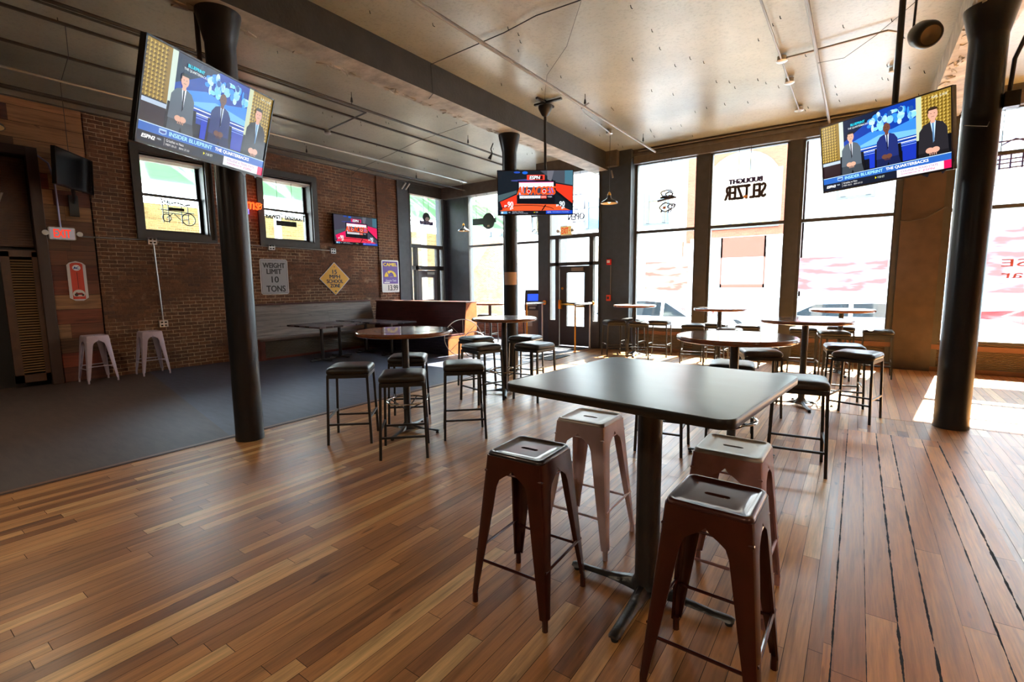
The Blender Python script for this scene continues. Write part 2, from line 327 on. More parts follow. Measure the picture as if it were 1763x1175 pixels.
# --- flat graphics: polygons and lettering collected in one mesh, facing -Y, x right, z up
_tc = {}
def text_geo(s, mono=False):
    if s in _tc: return _tc[s]
    cu = bpy.data.curves.new('t', 'FONT'); cu.body = s; cu.size = 1; cu.resolution_u = 3
    o = bpy.data.objects.new('t', cu); COL.objects.link(o)
    dg = bpy.context.evaluated_depsgraph_get(); me = bpy.data.meshes.new_from_object(o.evaluated_get(dg))
    vs = [tuple(v.co) for v in me.vertices]; fs = [tuple(p.vertices) for p in me.polygons]
    bpy.data.objects.remove(o); bpy.data.curves.remove(cu); bpy.data.meshes.remove(me)
    _tc[s] = (vs, fs); return vs, fs
class Canvas:
    def __init__(s, w, h, uw=16., vh=9.):
        s.w, s.h, s.uw, s.vh = w, h, uw, vh; s.mb = MB(); s.cols = []
    def mi(s, c):
        if c not in s.cols: s.cols.append(c)
        return s.cols.index(c)
    def P(s, u, v, L): return ((u/s.uw-.5)*s.w, -.0004*(L+1), (v/s.vh-.5)*s.h)
    def poly(s, pts, c, L=1): s.mb.add([s.P(u, v, L) for u, v in pts], [tuple(range(len(pts)))], s.mi(c))
    def rect(s, u0, v0, u1, v1, c, L=1): s.poly([(u0, v0), (u1, v0), (u1, v1), (u0, v1)], c, L)
    def ell(s, u, v, a, b, c, L=1, n=20, a0=0, a1=2*PI): s.poly([(u+a*math.cos(a0+(a1-a0)*i/n), v+b*math.sin(a0+(a1-a0)*i/n)) for i in range(n+(0 if a1-a0 > 6.2 else 1))], c, L)
    def ring(s, u, v, a, b, t, c, L=1, n=24):
        for i in range(n):
            p, q = 2*PI*i/n, 2*PI*(i+1)/n
            s.poly([(u+a*math.cos(p), v+b*math.sin(p)), (u+a*math.cos(q), v+b*math.sin(q)), (u+(a-t)*math.cos(q), v+(b-t)*math.sin(q)), (u+(a-t)*math.cos(p), v+(b-t)*math.sin(p))], c, L)
    def text(s, t, u0, v0, u1, v1, c, L=2, shear=0, mirror=False, bold=0):
        vs, fs = text_geo(t)
        xs = [p[0] for p in vs]; ys = [p[1] for p in vs]; a, b, cc, d = min(xs), max(xs), min(ys), max(ys)
        for dx, dy in ([(0, 0)] if not bold else [(-bold, 0), (bold, 0), (0, -bold*.6), (0, bold*.6), (0, 0)]):
            out = []
            for x, y, z in vs:
                fx = (x-a)/(b-a); fy = (y-cc)/(d-cc)
                if mirror: fx = 1-fx
                out.append(s.P(u0+(u1-u0)*fx+shear*fy*(v1-v0)+dx, v0+(v1-v0)*fy+dy, L+dx*.3+dy*.2))
            s.mb.add(out, fs, s.mi(c))
    def build(s, name, kind='paint', parent=None, es=1.0, rough=.4, **kw):
        ms = []
        for c in s.cols:
            key = (kind, c, es)
            if key not in _cm:
                if kind == 'screen': m = mat('screen_colour', (0, 0, 0), .18, 0, .5, emis=s2l(c), es=es)
                else: m = mat('sign_paint', s2l(c), rough)
                _cm[key] = m
            ms.append(_cm[key])
        return s.mb.build(name, ms, parent, smooth=False, **kw)
_cm = {}

# ================================================================== STRUCTURE
CZ = 4.45
YW, YD, YL = 10.8, 10.5, 11.35       # window wall, door bay, left wing
struct(MB().box(-5.17, 9, -6, 11.6, -.1, 0).build('floor', [wood_floor], smooth=False))
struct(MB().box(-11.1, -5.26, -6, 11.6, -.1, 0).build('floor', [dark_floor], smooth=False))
struct(MB().box(-5.26, -5.17, -6, 11.0, -.1, .004).build('floor', [mat('floor_strip', s2l((.42, .28, .2)), .4)], smooth=False))
struct(MB().box(-5.20, -5.185, -6, 11.0, 0, .0065).build('floor', [rubber], smooth=False))
struct(MB().box(-.03, .80, -6, 6.03, -.05, .0025).build('floor', [old_floor], smooth=False))
struct(MB().box(-.5, 9, 6.75, 10.9, -.05, .002).build('floor', [wide_floor], smooth=False))
struct(MB().box(-11.1, 9, -6, 10.96, CZ, CZ+.2).box(-11.1, -6.3, 10.96, 11.45, CZ, CZ+.2).build('ceiling', [ceiling_m], smooth=False))
# board ribs in the left ceiling
m = MB()
for x in (-10.2, -8.3, -7.3): m.box(x-.02, x+.02, -6, 11.3, CZ-.025, CZ+.01)
tag(m.build('ceiling_rib', [dark_pipe], smooth=False), 'dark ribs running along the left ceiling bays', 'ceiling')['kind'] = 'structure'
# beams
m = MB(); m.box(-5.16, -4.76, -6, 10.95, 4.07, CZ)
for f, i in (): pass
b = m.build('ceiling_beam', [beam_dark, beam_light], smooth=False); b.data.polygons[0].material_index = 1; struct(b)
m = MB(); m.box(.72, 1.14, -6, 11, 4.13, CZ); b = m.build('ceiling_beam', [beam_light, beam_light], smooth=False); struct(b)
# ragged plaster along the beams' lower edges
def ragged(x, z, y0, y1, n, seed):
    rr = random.Random(seed); m = MB()
    for i in range(n):
        y = rr.uniform(y0, y1); s = rr.uniform(.03, .12); x_ = x+rr.uniform(-.05, .03)
        vs = [(x_+rr.uniform(-s, s)*.5, y+rr.uniform(-s, s), z-rr.uniform(0, .018)) for _ in range(5)]
        cx = sum(v[0] for v in vs)/5; cy = sum(v[1] for v in vs)/5
        vs.sort(key=lambda v: math.atan2(v[1]-cy, v[0]-cx)); vs2 = [(a, b, z+.004) for a, b, c in vs]
        m.rings([vs2, vs])
    o = m.build('ceiling_plaster', [beam_light], smooth=False); struct(o)
ragged(-5.1, 4.07, 1.2, 8, 70, 1); ragged(.8, 4.13, 5.5, 9, 50, 2)
# columns
def column(x, y, r=.13, top=4.07, cap=True):
    m = MB(); prof = [(r+.004, 0), (r+.004, .04), (r, .06), (r, top-.28)]
    if cap: prof += [(r+.005, top-.26), (r+.06, top-.02), (r+.06, top)]
    else: prof += [(r, top)]
    m.lathe(prof, x, y, 32); return struct(m.build('column', [column_paint], angle=60))
column(-5.0, 2.37); column(-5.02, 7.03, .125); column(.88, 6.72, .145, 4.13)
column(-4.36, 10.66, .15, 4.4, False)
# left wall : brick with two windows, planked end
def wall_x(x0, x1, y0, y1, z0, z1, holes, name, mt):
    m = MB(); ys = sorted({y0, y1, *[h[0] for h in holes], *[h[1] for h in holes]})
    for a, b in zip(ys, ys[1:]):
        hs = [h for h in holes if h[0] <= a and h[1] >= b]
        if not hs: m.box(x0, x1, a, b, z0, z1)
        else:
            h = hs[0]
            if h[2] > z0: m.box(x0, x1, a, b, z0, h[2])
            if h[3] < z1: m.box(x0, x1, a, b, h[3], z1)
    return struct(m.build(name, [mt], smooth=False))
W1L, W2L = (3.46, 4.53, 2.55, 3.96), (5.66, 6.82, 2.55, 3.95)
wall_x(-10.95, -10.6, 2.72, 9.42, 0, CZ, [W1L, W2L], 'wall_left', brick_left)
struct(MB().box(-10.95, -10.6, 2.1, 2.74, -.0, CZ).build('wall_left', [plank_wall], smooth=False))
struct(MB().box(-10.95, -10.6, -6, 2.1, 3.68, CZ).build('wall_left', [plank_wall], smooth=False))
struct(MB().box(-10.95, -10.78, -6, 2.1, 0, 3.68).build('wall_left', [mat('dark_recess', s2l((.12, .09, .07)), .7)], smooth=False))
struct(MB().box(-10.95, -10.55, 9.42, 9.84, 0, CZ).build('wall_left', [mat('slate_plaster', s2l((.28, .29, .31)), .6, noise=.15)], smooth=False))
struct(MB().box(-10.6, -10.57, 8.72, 8.92, 1.2, CZ).build('trim_1', [brick_left], smooth=False))
def door_casing():
    m = MB(); m.box(-10.66, -10.53, 1.98, 2.12, 0, 3.72); m.box(-10.66, -10.53, .9, 1.98, 3.58, 3.72)
    struct(m.build('trim_2', [mat('dark_casing', s2l((.22, .14, .1)), .5)], smooth=False, bevel=.006))
door_casing()
# saloon louvred shutter and ribbed panel inside the doorway
sh_m = mat('shutter_wood', s2l((.30, .19, .12)), .5, noise=.3, nscale=5); slat_m = mat('shutter_slat', s2l((.50, .38, .24)), .45)
d = thing('louvred_door', 'dark louvred wooden door shutter below the white letter in the left doorway', 'door', (-10.6, 1.7, 0))
m = MB(); m.box(-.03, .02, -.13, -.03, .08, 2.12); m.box(-.03, .02, .22, .28, .08, 2.12); m.box(-.03, .02, -.13, .28, .08, .2); m.box(-.03, .02, -.13, .28, 2.04, 2.14)
m.build('frame', [sh_m], d, smooth=False)
m = MB()
for i in range(44):
    z = .23+i*.0405
    m.add([(.012, -.03, z), (.012, .22, z), (-.02, .22, z+.018), (-.02, -.03, z+.018), (.014, -.03, z+.005), (.014, .22, z+.005), (-.018, .22, z+.023), (-.018, -.03, z+.023)],
          [(0, 1, 2, 3), (7, 6, 5, 4), (0, 4, 5, 1), (1, 5, 6, 2), (2, 6, 7, 3), (3, 7, 4, 0)])
m.build('louvres', [slat_m], d, smooth=False)
d = thing('ribbed_panel', 'dark ribbed transom panel above the louvred shutter', 'panel', (-10.7, 1.6, 0))
m = MB(); m.box(-.02, .0, -.9, .38, 2.2, 3.55)
for i in range(32): m.box(0, .014, -.9, .38, 2.22+i*.041, 2.245+i*.041)
m.build('ribbed_panel', [sh_m], d, smooth=False)
c = Canvas(.3, .24, 3, 2.4); c.text('W', 0, 0, 3, 2.4, (.62, .60, .60), 1)
o = c.build('wall_letter', loc=(-10.66, 1.56, 2.88), rot=(0, 0, R(90))); tag(o, 'pale serif letter mounted on the ribbed panel at far left', 'letter')

# small sash windows in the left wall
def sash(n, hole, sill_label):
    y0, y1, z0, z1 = hole
    w_ = bpy.data.objects.new('window_%d' % n, None); COL.objects.link(w_); struct(w_)
    m = MB(); t = .13
    m.box(-10.62, -10.55, y0-t, y0, z0-t, z1+t); m.box(-10.62, -10.55, y1, y1+t, z0-t, z1+t); m.box(-10.62, -10.55, y0, y1, z1, z1+t); m.box(-10.62, -10.55, y0, y1, z0-t, z0)
    m.box(-10.96, -10.6, y0, y0+.02, z0, z1); m.box(-10.96, -10.6, y1-.02, y1, z0, z1); m.box(-10.96, -10.6, y0, y1, z0, z0+.02); m.box(-10.96, -10.6, y0, y1, z1-.02, z1)
    m.build('window_frame', [frame_dark], w_, smooth=False)
    a, b = y0+.02, y1-.02; zm = (z0+z1)/2
    for k_, (p, q, x) in enumerate(((z0+.02, zm+.02, -10.80), (zm-.02, z1-.02, -10.85))):
        m = MB(); s_ = .05
        m.box(x-.02, x+.02, a, a+s_, p, q); m.box(x-.02, x+.02, b-s_, b, p, q); m.box(x-.02, x+.02, a+s_, b-s_, p, p+s_); m.box(x-.02, x+.02, a+s_, b-s_, q-s_*.7, q)
        f = m.build('window_sash', [black_metal], w_, smooth=False)
        MB().box(x-.003, x+.003, a+s_, b-s_, p+s_, q-s_*.7).build('pane', [glass], f, smooth=False)
    m = MB(); m.box(-10.92, -10.6, a, b, z1-.09, z1-.05); m.build('shade_roll', [white_p], w_, smooth=False)
sash(1, W1L, ''); sash(2, W2L, '')

# glazed walls
fm = [frame_dark]
def glazing(n, pts, y, wx, panes, bars, axis='x', depth=.1):
    """wx: outer rectangle (a0,a1,z0,z1); bars: list of rectangles (a0,a1,z0,z1); panes the same"""
    w_ = bpy.data.objects.new('window_%d' % n, None); COL.objects.link(w_); struct(w_)
    m = MB()
    for a0, a1, z0, z1 in bars:
        if axis == 'x': m.box(a0, a1, y-depth/2, y+depth/2, z0, z1)
        else: m.box(y-depth/2, y+depth/2, a0, a1, z0, z1)
    f = m.build('window_frame', fm, w_, smooth=False)
    for a0, a1, z0, z1 in panes:
        m = MB()
        if axis == 'x': m.box(a0, a1, y-.004, y+.004, z0, z1)
        else: m.box(y-.004, y+.004, a0, a1, z0, z1)
        m.build('pane', [glass], w_, smooth=False)
    return w_
def shop(n, x0, x1, y, z0=.5, zt=2.67, z1=4.15, mull=.05):
    glazing(n, None, y, None, [(x0+mull, x1-mull, z0+.04, zt-.03), (x0+mull, x1-mull, zt+.03, z1-.02)],
            [(x0, x0+mull, z0, z1), (x1-mull, x1, z0, z1), (x0+mull, x1-mull, z0, z0+.04), (x0+mull, x1-mull, zt-.03, zt+.03), (x0+mull, x1-mull, z1-.02, z1+.01)])
shop(3, -4.21, -2.85, YW); shop(4, -2.62, -1.19, YW); shop(5, -.99, .47, YW); shop(6, 1.12, 3.9, YW); shop(7, 4.2, 8.6, YW); shop(8, -9.64, -6.56, YL)  # the widest, far right and out of view, is added for its light
# header, mullion posts, kick wall
m = MB(); m.box(-4.6, 9, YW-.17, YW+.15, 4.15, CZ); m.box(-6.6, -4.5, YD-.14, YD+.15, 4.12, CZ); m.box(-10.6, -6.3, YL-.22, YL+.15, 4.12, CZ)
m.box(-4.6, 9, YW-.2, YW-.17, 4.3, 4.36)
struct(m.build('trim_3', [mat('header_paint', s2l((.36, .33, .30)), .5, noise=.2)], smooth=False))
m = MB()
for a, b_ in ((-2.85, -2.62), (-1.19, -.99), (3.9, 4.2)): m.box(a, b_, YW-.09, YW+.12, 0, 4.42)
struct(m.build('trim_4', [frame_dark], smooth=False))
m = MB(); m.box(.52, 1.06, YW-.12, YW+.2, 0, 4.4); struct(m.build('wall_pillar', [pillar_brown], smooth=False))
m = MB(); m.box(.44, .52, YW-.08, YW+.1, 0, 4.4); m.box(1.06, 1.14, YW-.08, YW+.1, 0, 4.4); struct(m.build('trim_5', [frame_dark], smooth=False))
m = MB(); m.box(-4.93, -4.22, YD, YW+.2, 0, CZ); m.box(-6.62, -6.33, YD-.03, YL+.1, 0, CZ); struct(m.build('wall_front', [pillar_blue], smooth=False))
m = MB(); m.box(-10.95, -9.64, YL-.03, YL+.2, 0, CZ); m.box(-10.68, -10.5, 11.18, 11.36, 0, CZ); struct(m.build('wall_corner', [pillar_blue], smooth=False))
m = MB(); m.box(-4.21, 9, YW-.06, YW+.12, -.4, .5); struct(m.build('wall_front', [corr], smooth=False))
m = MB(); m.box(-4.21, 9, YW-.085, YW-.06, .38, .46); m.box(-4.21, 9, YW-.085, YW-.06, 0, .08); struct(m.build('baseboard_front', [mat('sill_wood', s2l((.42, .26, .17)), .5)], smooth=False))
m = MB(); m.box(-9.64, -6.56, YL-.06, YL+.12, -.4, .5); struct(m.build('wall_front', [brick_low], smooth=False))
struct(MB().box(8.9, 9.1, -6, 11.7, 0, CZ).build('wall_right', [bricks('brick_right', (s2l((.5, .33, .24)), s2l((.4, .25, .18))), s2l((.6, .5, .4)))], smooth=False))
struct(MB().box(-11.1, 9, -6.1, -5.9, 0, CZ).build('wall_back', [mat('back_paint', s2l((.5, .46, .42)), .7)], smooth=False))

# front door bay
glazing(9, None, YD+.03, None, [(-6.27, -6.12, .64, 1.97), (-5.10, -4.97, .64, 1.97), (-6.27, -6.12, 2.05, 2.62), (-6.02, -5.2, 2.05, 2.62), (-5.10, -4.97, 2.05, 2.62), (-6.27, -4.97, 2.71, 4.1)],
        [(-6.33, -6.27, 0, 4.12), (-4.97, -4.93, 0, 4.12), (-6.27, -4.97, 2.62, 2.71), (-6.27, -4.97, 1.97, 2.05), (-6.12, -6.02, 0, 2.62), (-5.2, -5.10, 0, 2.62), (-6.27, -6.12, 0, .64), (-5.10, -4.97, 0, .64)], depth=.12)
dr = bpy.data.objects.new('door_1', None); COL.objects.link(dr); struct(dr); dr['label'] = 'dark framed glass entrance door with brass push bar'
x0, x1, y = -6.01, -5.21, YD+.03
m = MB(); m.box(x0, x0+.19, y-.03, y+.03, .02, 1.96); m.box(x1-.13, x1, y-.03, y+.03, .02, 1.96); m.box(x0+.19, x1-.13, y-.03, y+.03, 1.80, 1.96); m.box(x0+.19, x1-.13, y-.03, y+.03, .02, .5); m.box(x0+.19, x1-.13, y-.03, y+.03, 1.0, 1.08)
m.build('door_leaf', [mat('door_paint', s2l((.20, .19, .18)), .4)], dr, smooth=False)
m = MB(); m.box(x0+.19, x1-.13, y-.004, y+.004, .5, 1.0); m.box(x0+.19, x1-.13, y-.004, y+.004, 1.08, 1.8); m.build('pane', [glass], dr, smooth=False)
m = MB(); m.tube([(x0+.05, y-.09, 1.04), (x1-.1, y-.09, 1.0)], .018); m.box(x0+.0, x0+.07, y-.1, y-.03, .92, 1.14); m.box(x1-.35, x1-.1, y-.1, y-.03, .97, 1.02); m.build('push_bar', [brass], dr)
m = MB(); m.box(x0+.35, x1-.15, y-.09, y-.03, 1.84, 1.92); m.build('door_closer', [mat('closer', s2l((.5, .45, .4)), .4)], dr, smooth=False)
m = MB(); m.lathe([(.0, 0), (.03, 0), (.03, .02), (0, .02)], 0, 0, 14, mx=Matrix.Translation((x0+.08, y-.03, 1.42)) @ Matrix.Rotation(R(90), 4, 'X')); m.build('lock', [brass], dr)

# glazed side door on the left wall
glazing(10, None, -10.6, None, [(9.88, 10.02, .1, 1.98), (11.02, 11.16, .1, 1.98), (9.88, 10.02, 2.1, 2.62), (10.12, 10.92, 2.1, 2.62), (11.02, 11.16, 2.1, 2.62), (9.88, 11.16, 2.72, 4.08)],
        [(9.82, 9.88, 0, 4.12), (11.16, 11.22, 0, 4.12), (9.88, 11.16, 2.62, 2.72), (9.88, 11.16, 1.98, 2.1), (10.02, 10.12, 0, 2.62), (10.92, 11.02, 0, 2.62), (9.88, 10.02, 0, .1), (11.02, 11.16, 0, .1)], axis='y', depth=.12)
struct(MB().box(-10.7, -10.5, 9.82, 11.3, 4.12, CZ).build('trim_6', [frame_dark], smooth=False))
dr = bpy.data.objects.new('door_2', None); COL.objects.link(dr); struct(dr); dr['label'] = 'grey side door with a single glass pane beyond the booth'
m = MB(); m.box(-10.63, -10.57, 10.13, 10.27, .02, 1.97); m.box(-10.63, -10.57, 10.79, 10.91, .02, 1.97); m.box(-10.63, -10.57, 10.27, 10.79, 1.76, 1.97); m.box(-10.63, -10.57, 10.27, 10.79, .02, 1.1)
m.build('door_leaf', [mat('side_door_paint', s2l((.38, .38, .40)), .45)], dr, smooth=False)
MB().box(-10.604, -10.596, 10.27, 10.79, 1.1, 1.76).build('pane', [glass], dr, smooth=False)
MB().box(-10.57, -10.51, 10.45, 10.75, 1.85, 1.92).build('door_closer', [steel], dr, smooth=False)

# ================================================================== OUTSIDE
o = MB().box(-40, 40, 10.8, 13.4, -.45, -.12).build('sidewalk', [concrete], smooth=False); struct(o)
o = MB().box(-60, 60, -20, 70, -.6, -.45).build('street', [asphalt], smooth=False); struct(o)
o = MB().box(-30, 40, 23.5, 26, -.45, -.3).build('sidewalk', [concrete], smooth=False); struct(o)
win_glass = mat('far_window_glass', s2l((.28, .40, .46)), .1, 0, .8); win_frame = mat('far_window_frame', s2l((.24, .27, .29)), .5)
yel = mat('far_window_blind', s2l((.55, .50, .36)), .7)
def building(name, label, x0, x1, y, z1, mt, cols, rows, arch=True, zb=4.6, pitch=3.2, ww=2.3, wh=2.4, store=None):
    b = thing(name, label, 'building', ((x0+x1)/2, y, -.4)); cx = (x0+x1)/2
    MB().box(x0-cx, x1-cx, 0, 9, 0, z1+.4).build('wall', [mt], b, smooth=False)
    n = int((x1-x0)/pitch)
    for r_ in range(rows):
        for i in range(n):
            wx = x0-cx+(x1-x0)*(i+.5)/n; zz = zb+r_*3.9+.4
            m = MB(); N = 14; out = []; hh = wh-ww/2 if arch else wh
            pr = [(-ww/2, 0), (ww/2, 0), (ww/2, hh)]+([(ww/2*math.cos(PI*j/N), hh+ww/2*math.sin(PI*j/N)) for j in range(1, N)] if arch else [])+[(-ww/2, hh)]
            sc_ = 1.1
            m.rings([[(wx+a*sc_, -.08, zz+(q-.1) ) for a, q in pr], [(wx+a*sc_, 0.02, zz+(q-.1)) for a, q in pr]])
            f = m.build('window', [win_frame], b, smooth=False)
            m = MB(); m.rings([[(wx+a*.92, -.1, zz+q*.95) for a, q in pr], [(wx+a*.92, -.085, zz+q*.95) for a, q in pr]]); m.build('pane', [win_glass if (i+r_) % 2 else yel], f, smooth=False)
            m = MB(); [m.box(wx+q-.09, wx+q+.09, -.16, -.1, zz, zz+wh*.86) for q in (-.45, .45)]; m.box(wx-ww/2*.92, wx+ww/2*.92, -.15, -.1, zz+hh*.66, zz+hh*.66+.07); m.build('mullion', [win_frame], f, smooth=False)
    if store:
        MB().box(x0-cx, x1-cx, -.04, 0, 0, 3.9).build('ground_floor', [base_pale], b, smooth=False)
        m = MB(); m.box(x0-cx+.3, x1-cx-.3, -.25, 0, 3.3, 4.1); m.build('sign_band', [store], b, smooth=False)
        for i in range(n):
            wx = x0-cx+(x1-x0)*(i+.5)/n; MB().box(wx-pitch*.4, wx+pitch*.4, -.06, .02, .7, 3.1).build('shop_window', [shop_pale], b, smooth=False)
    return b
orange_br = brick_out
shop_pale = mat('pale_shop_window', s2l((.66, .74, .76)), .3); base_pale = mat('pale_shop_base', s2l((.84, .80, .77)), .7)
building('brick_building', 'orange brick building with arched upper windows across the street', -7.4, -2.3, 26, 12, orange_br, 2, 2, zb=4.2, pitch=4.6, ww=3.0, wh=3.6, store=mat('cream_band', s2l((.85, .8, .75)), .7))
building('pale_building', 'pale stone building across the street, seen through the third tall window', -2.2, 9, 26.4, 11, mat('pale_stone', s2l((.72, .73, .71)), .8, noise=.08), 3, 2, arch=False, zb=5.2, ww=1.3, wh=2, store=mat('salmon_band', s2l((.82, .58, .52)), .7))
building('corner_building', 'light stuccoed building across the street beyond the cash machine', -26, -7.5, 27, 9, mat('stucco', s2l((.76, .74, .71)), .8), 4, 1, arch=False, zb=4.8, ww=1.3, wh=1.8, store=mat('tan_band', s2l((.75, .66, .55)), .7))
building('red_building', 'red brick shopfront building far right across the street', 9.3, 26, 26, 11, brick_out, 4, 2, arch=False, zb=5.0, ww=1.4, wh=2, store=mat('teal_band', s2l((.5, .62, .62)), .7))
# neighbour beyond the left wall
b = thing('neighbour_building', 'sunlit pale brick wall seen through the small left windows', 'building', (-17, 9, -.4))
MB().box(-3, 0, -6, 14, 0, 4.4).build('wall', [brick_out2], b, smooth=False)
b = thing('steel_canopy', 'green canopy on white steel trusses beyond the left windows', 'canopy', (-16, 9, 4.0))
MB().add([(1.8, -8, .1), (1.8, 12, .1), (-3, 12, 3.2), (-3, -8, 3.2)], [(0, 1, 2, 3)])
m = MB(); m.rings([[(1.8, -8, .1), (1.8, 12, .1), (-3, 12, 3.2), (-3, -8, 3.2)], [(1.8, -8, .16), (1.8, 12, .16), (-3, 12, 3.26), (-3, -8, 3.26)]])
m.build('roof_sheet', [film('green_sheet', s2l((.60, .73, .63)), .95)], b, smooth=False)
m = MB(); 
for i in range(16):
    y = -8+i*1.25; m.tube([(1.8, y, .05), (-3, y, 3.1)], .07, 6); m.tube([(1.8, y, .05), (-.6, y+.62, 1.6), (1.8, y+1.25, .05)], .06, 6); m.tube([(-.6, y+.62, 1.6), (-3, y+1.25, 3.1)], .06, 6)
m.tube([(1.8, -8, .05), (1.8, 12, .05)], .08, 6); m.tube([(-.6, -8, 1.6), (-.6, 12, 1.6)], .06, 6)
m.build('truss', [white_p], b)
m = MB()
for y in (-7.5, -1, 5, 11): m.box(1.7, 1.85, y-.07, y+.07, -4.4, .1)
m.build('post', [white_p], b, smooth=False)

# cars
tyre = mat('tyre', (.02, .02, .02), .8); hub = mat('hubcap', (.5, .5, .52), .35, .8); car_glass = mat('car_glass', s2l((.13, .16, .18)), .06, 0, .9)
def car(name, label, loc, rz, paint, L=4.4, H=1.5, kind='hatch'):
    c = thing(name, label, 'car', loc, rz); W = .88
    if kind == 'suv': side = [(-.5, .35), (-.5, .62), (-.485, .68), (-.22, .72), (-.20, .74), (.0, .74), (.30, .74), (.47, .70), (.495, .60), (.5, .34)]; g = [(-.25, .72), (-.13, .97), (.05, 1.0), (.33, .97), (.46, .73)]
    else: side = [(-.5, .34), (-.5, .5), (-.47, .60), (-.26, .66), (.0, .68), (.32, .68), (.47, .64), (.5, .5), (.5, .3)]; g = [(-.30, .655), (-.13, .96), (.05, 1.0), (.28, .95), (.45, .66)]
    pts = [(a*L, b*H) for a, b in side]; low = .2*H
    ring = pts+[(.5*L-.05, low), (-.5*L+.05, low)]
    m = MB(); m.rings([[(x, s*W*q, z) for x, z in ring] for s, q in ((-1, .94), (-1, 1.0), (1, 1.0), (1, .94))] if False else [[(x*(.985 if abs(y_) > .85 else 1), y_, z*(.97 if abs(y_) > .85 else 1)) for x, z in ring] for y_ in (-W, -W+.1, W-.1, W)])
    m.build('body', [paint], c, smooth=True, angle=50)
    gp = [(a*L, b*H) for a, b in g]
    m = MB(); m.rings([[(x, -W+.1+(z-.66*H)*.32, z) for x, z in gp], [(x, W-.1-(z-.66*H)*.32, z) for x, z in gp]]); m.build('cabin', [paint], c, smooth=False)
    m = MB(); cx = sum(p[0] for p in gp)/5
    ip = [(cx+(x-cx)*.90, .665*H+(z-.665*H)*.84+.03) for x, z in gp]
    for s in (-1, 1): m.rings([[(x, s*(W-.1-(z-.66*H)*.32+.004), z) for x, z in ip], [(x, s*(W-.1-(z-.66*H)*.32+.014), z) for x, z in ip]])
    m.build('side_window', [car_glass], c, smooth=False)
    m = MB()
    for s in (-1, 1):
        for q in (-.10, .14): m.rings([[(q*L+e, s*(W-.1-(z-.66*H)*.32+.02), z) for e in (0, .09)]+[(q*L+e, s*(W-.13-(z-.66*H)*.32+.02), z) for e in (.09, 0)] for z in (.67*H, .95*H)])
    m.build('door_pillar', [paint], c, smooth=False)
    m = MB(); p0, p1 = gp[0], gp[1]; q0, q1 = gp[4], gp[3]
    for (a, b) in ((p0, p1), (q0, q1)):
        s = -.012 if a[0] < 0 else .012
        y0 = W-.16; y1 = W-.16-(b[1]-a[1])*.3
        m.rings([[(a[0]+s, -y0, a[1]+.03), (a[0]+s, y0, a[1]+.03), (b[0]+s, y1, b[1]-.03), (b[0]+s, -y1, b[1]-.03)], [(a[0], -y0, a[1]), (a[0], y0, a[1]), (b[0], y1, b[1]-.05), (b[0], -y1, b[1]-.05)]])
    m.build('windscreen', [car_glass], c, smooth=False)
    wr = .22*H
    for sx_ in (-.31, .31):
        for sy_ in (-1, 1):
            mx = Matrix.Translation((sx_*L, sy_*(W-.1), wr)) @ Matrix.Rotation(R(90), 4, 'X')
            m = MB(); m.lathe([(wr*.6, -.11), (wr*.95, -.11), (wr, -.08), (wr, .08), (wr*.95, .11), (wr*.6, .11)], 0, 0, 24, 0, True, mx); w_ = m.build('wheel', [tyre], c)
            m = MB(); m.lathe([(wr*.58, -.125), (wr*.58, .125)], 0, 0, 16, 0, True, mx); m.build('hubcap', [hub], w_)
    m = MB(); [m.box(.5*L-.16, .5*L+.005, s*W*.55-.16, s*W*.55+.18, H*.5, H*.6) for s in (-1, 1)]; m.build('tail_light', [mat('tail_light', (.6, .02, .02), .2)], c, smooth=False)
    m = MB(); [m.box(-.5*L-.005, -.5*L+.14, s*W*.55-.16, s*W*.55+.18, H*.44, H*.53) for s in (-1, 1)]; m.build('headlight', [steel], c, smooth=False)
    return c
white_car = mat('white_car_paint', s2l((.90, .91, .93)), .2, 0, .5, coat=.6); red_car = mat('maroon_car_paint', s2l((.45, .10, .12)), .2, .2, .5, coat=.6); silver_car = mat('silver_car_paint', s2l((.75, .78, .82)), .25, .5, .5, coat=.5)
car('car', 'white hatchback parked outside the first tall window', (-5.0, 14.8, -.45), R(180), white_car, 4.2, 1.5)
car('car', 'silver hatchback parked outside the second tall window', (-2.2, 19.6, -.45), R(180), silver_car, 4.3, 1.5)
car('car', 'white estate car parked outside the third tall window', (.6, 15.4, -.45), R(180), white_car, 4.8, 1.48, 'suv')
car('car', 'white car parked outside behind the right column', (5.4, 14.9, -.45), R(180), white_car, 4.4, 1.35)
car('car', 'maroon sport utility vehicle across the street at right', (4.9, 18.6, -.45), 0, red_car, 4.7, 1.72, 'suv')

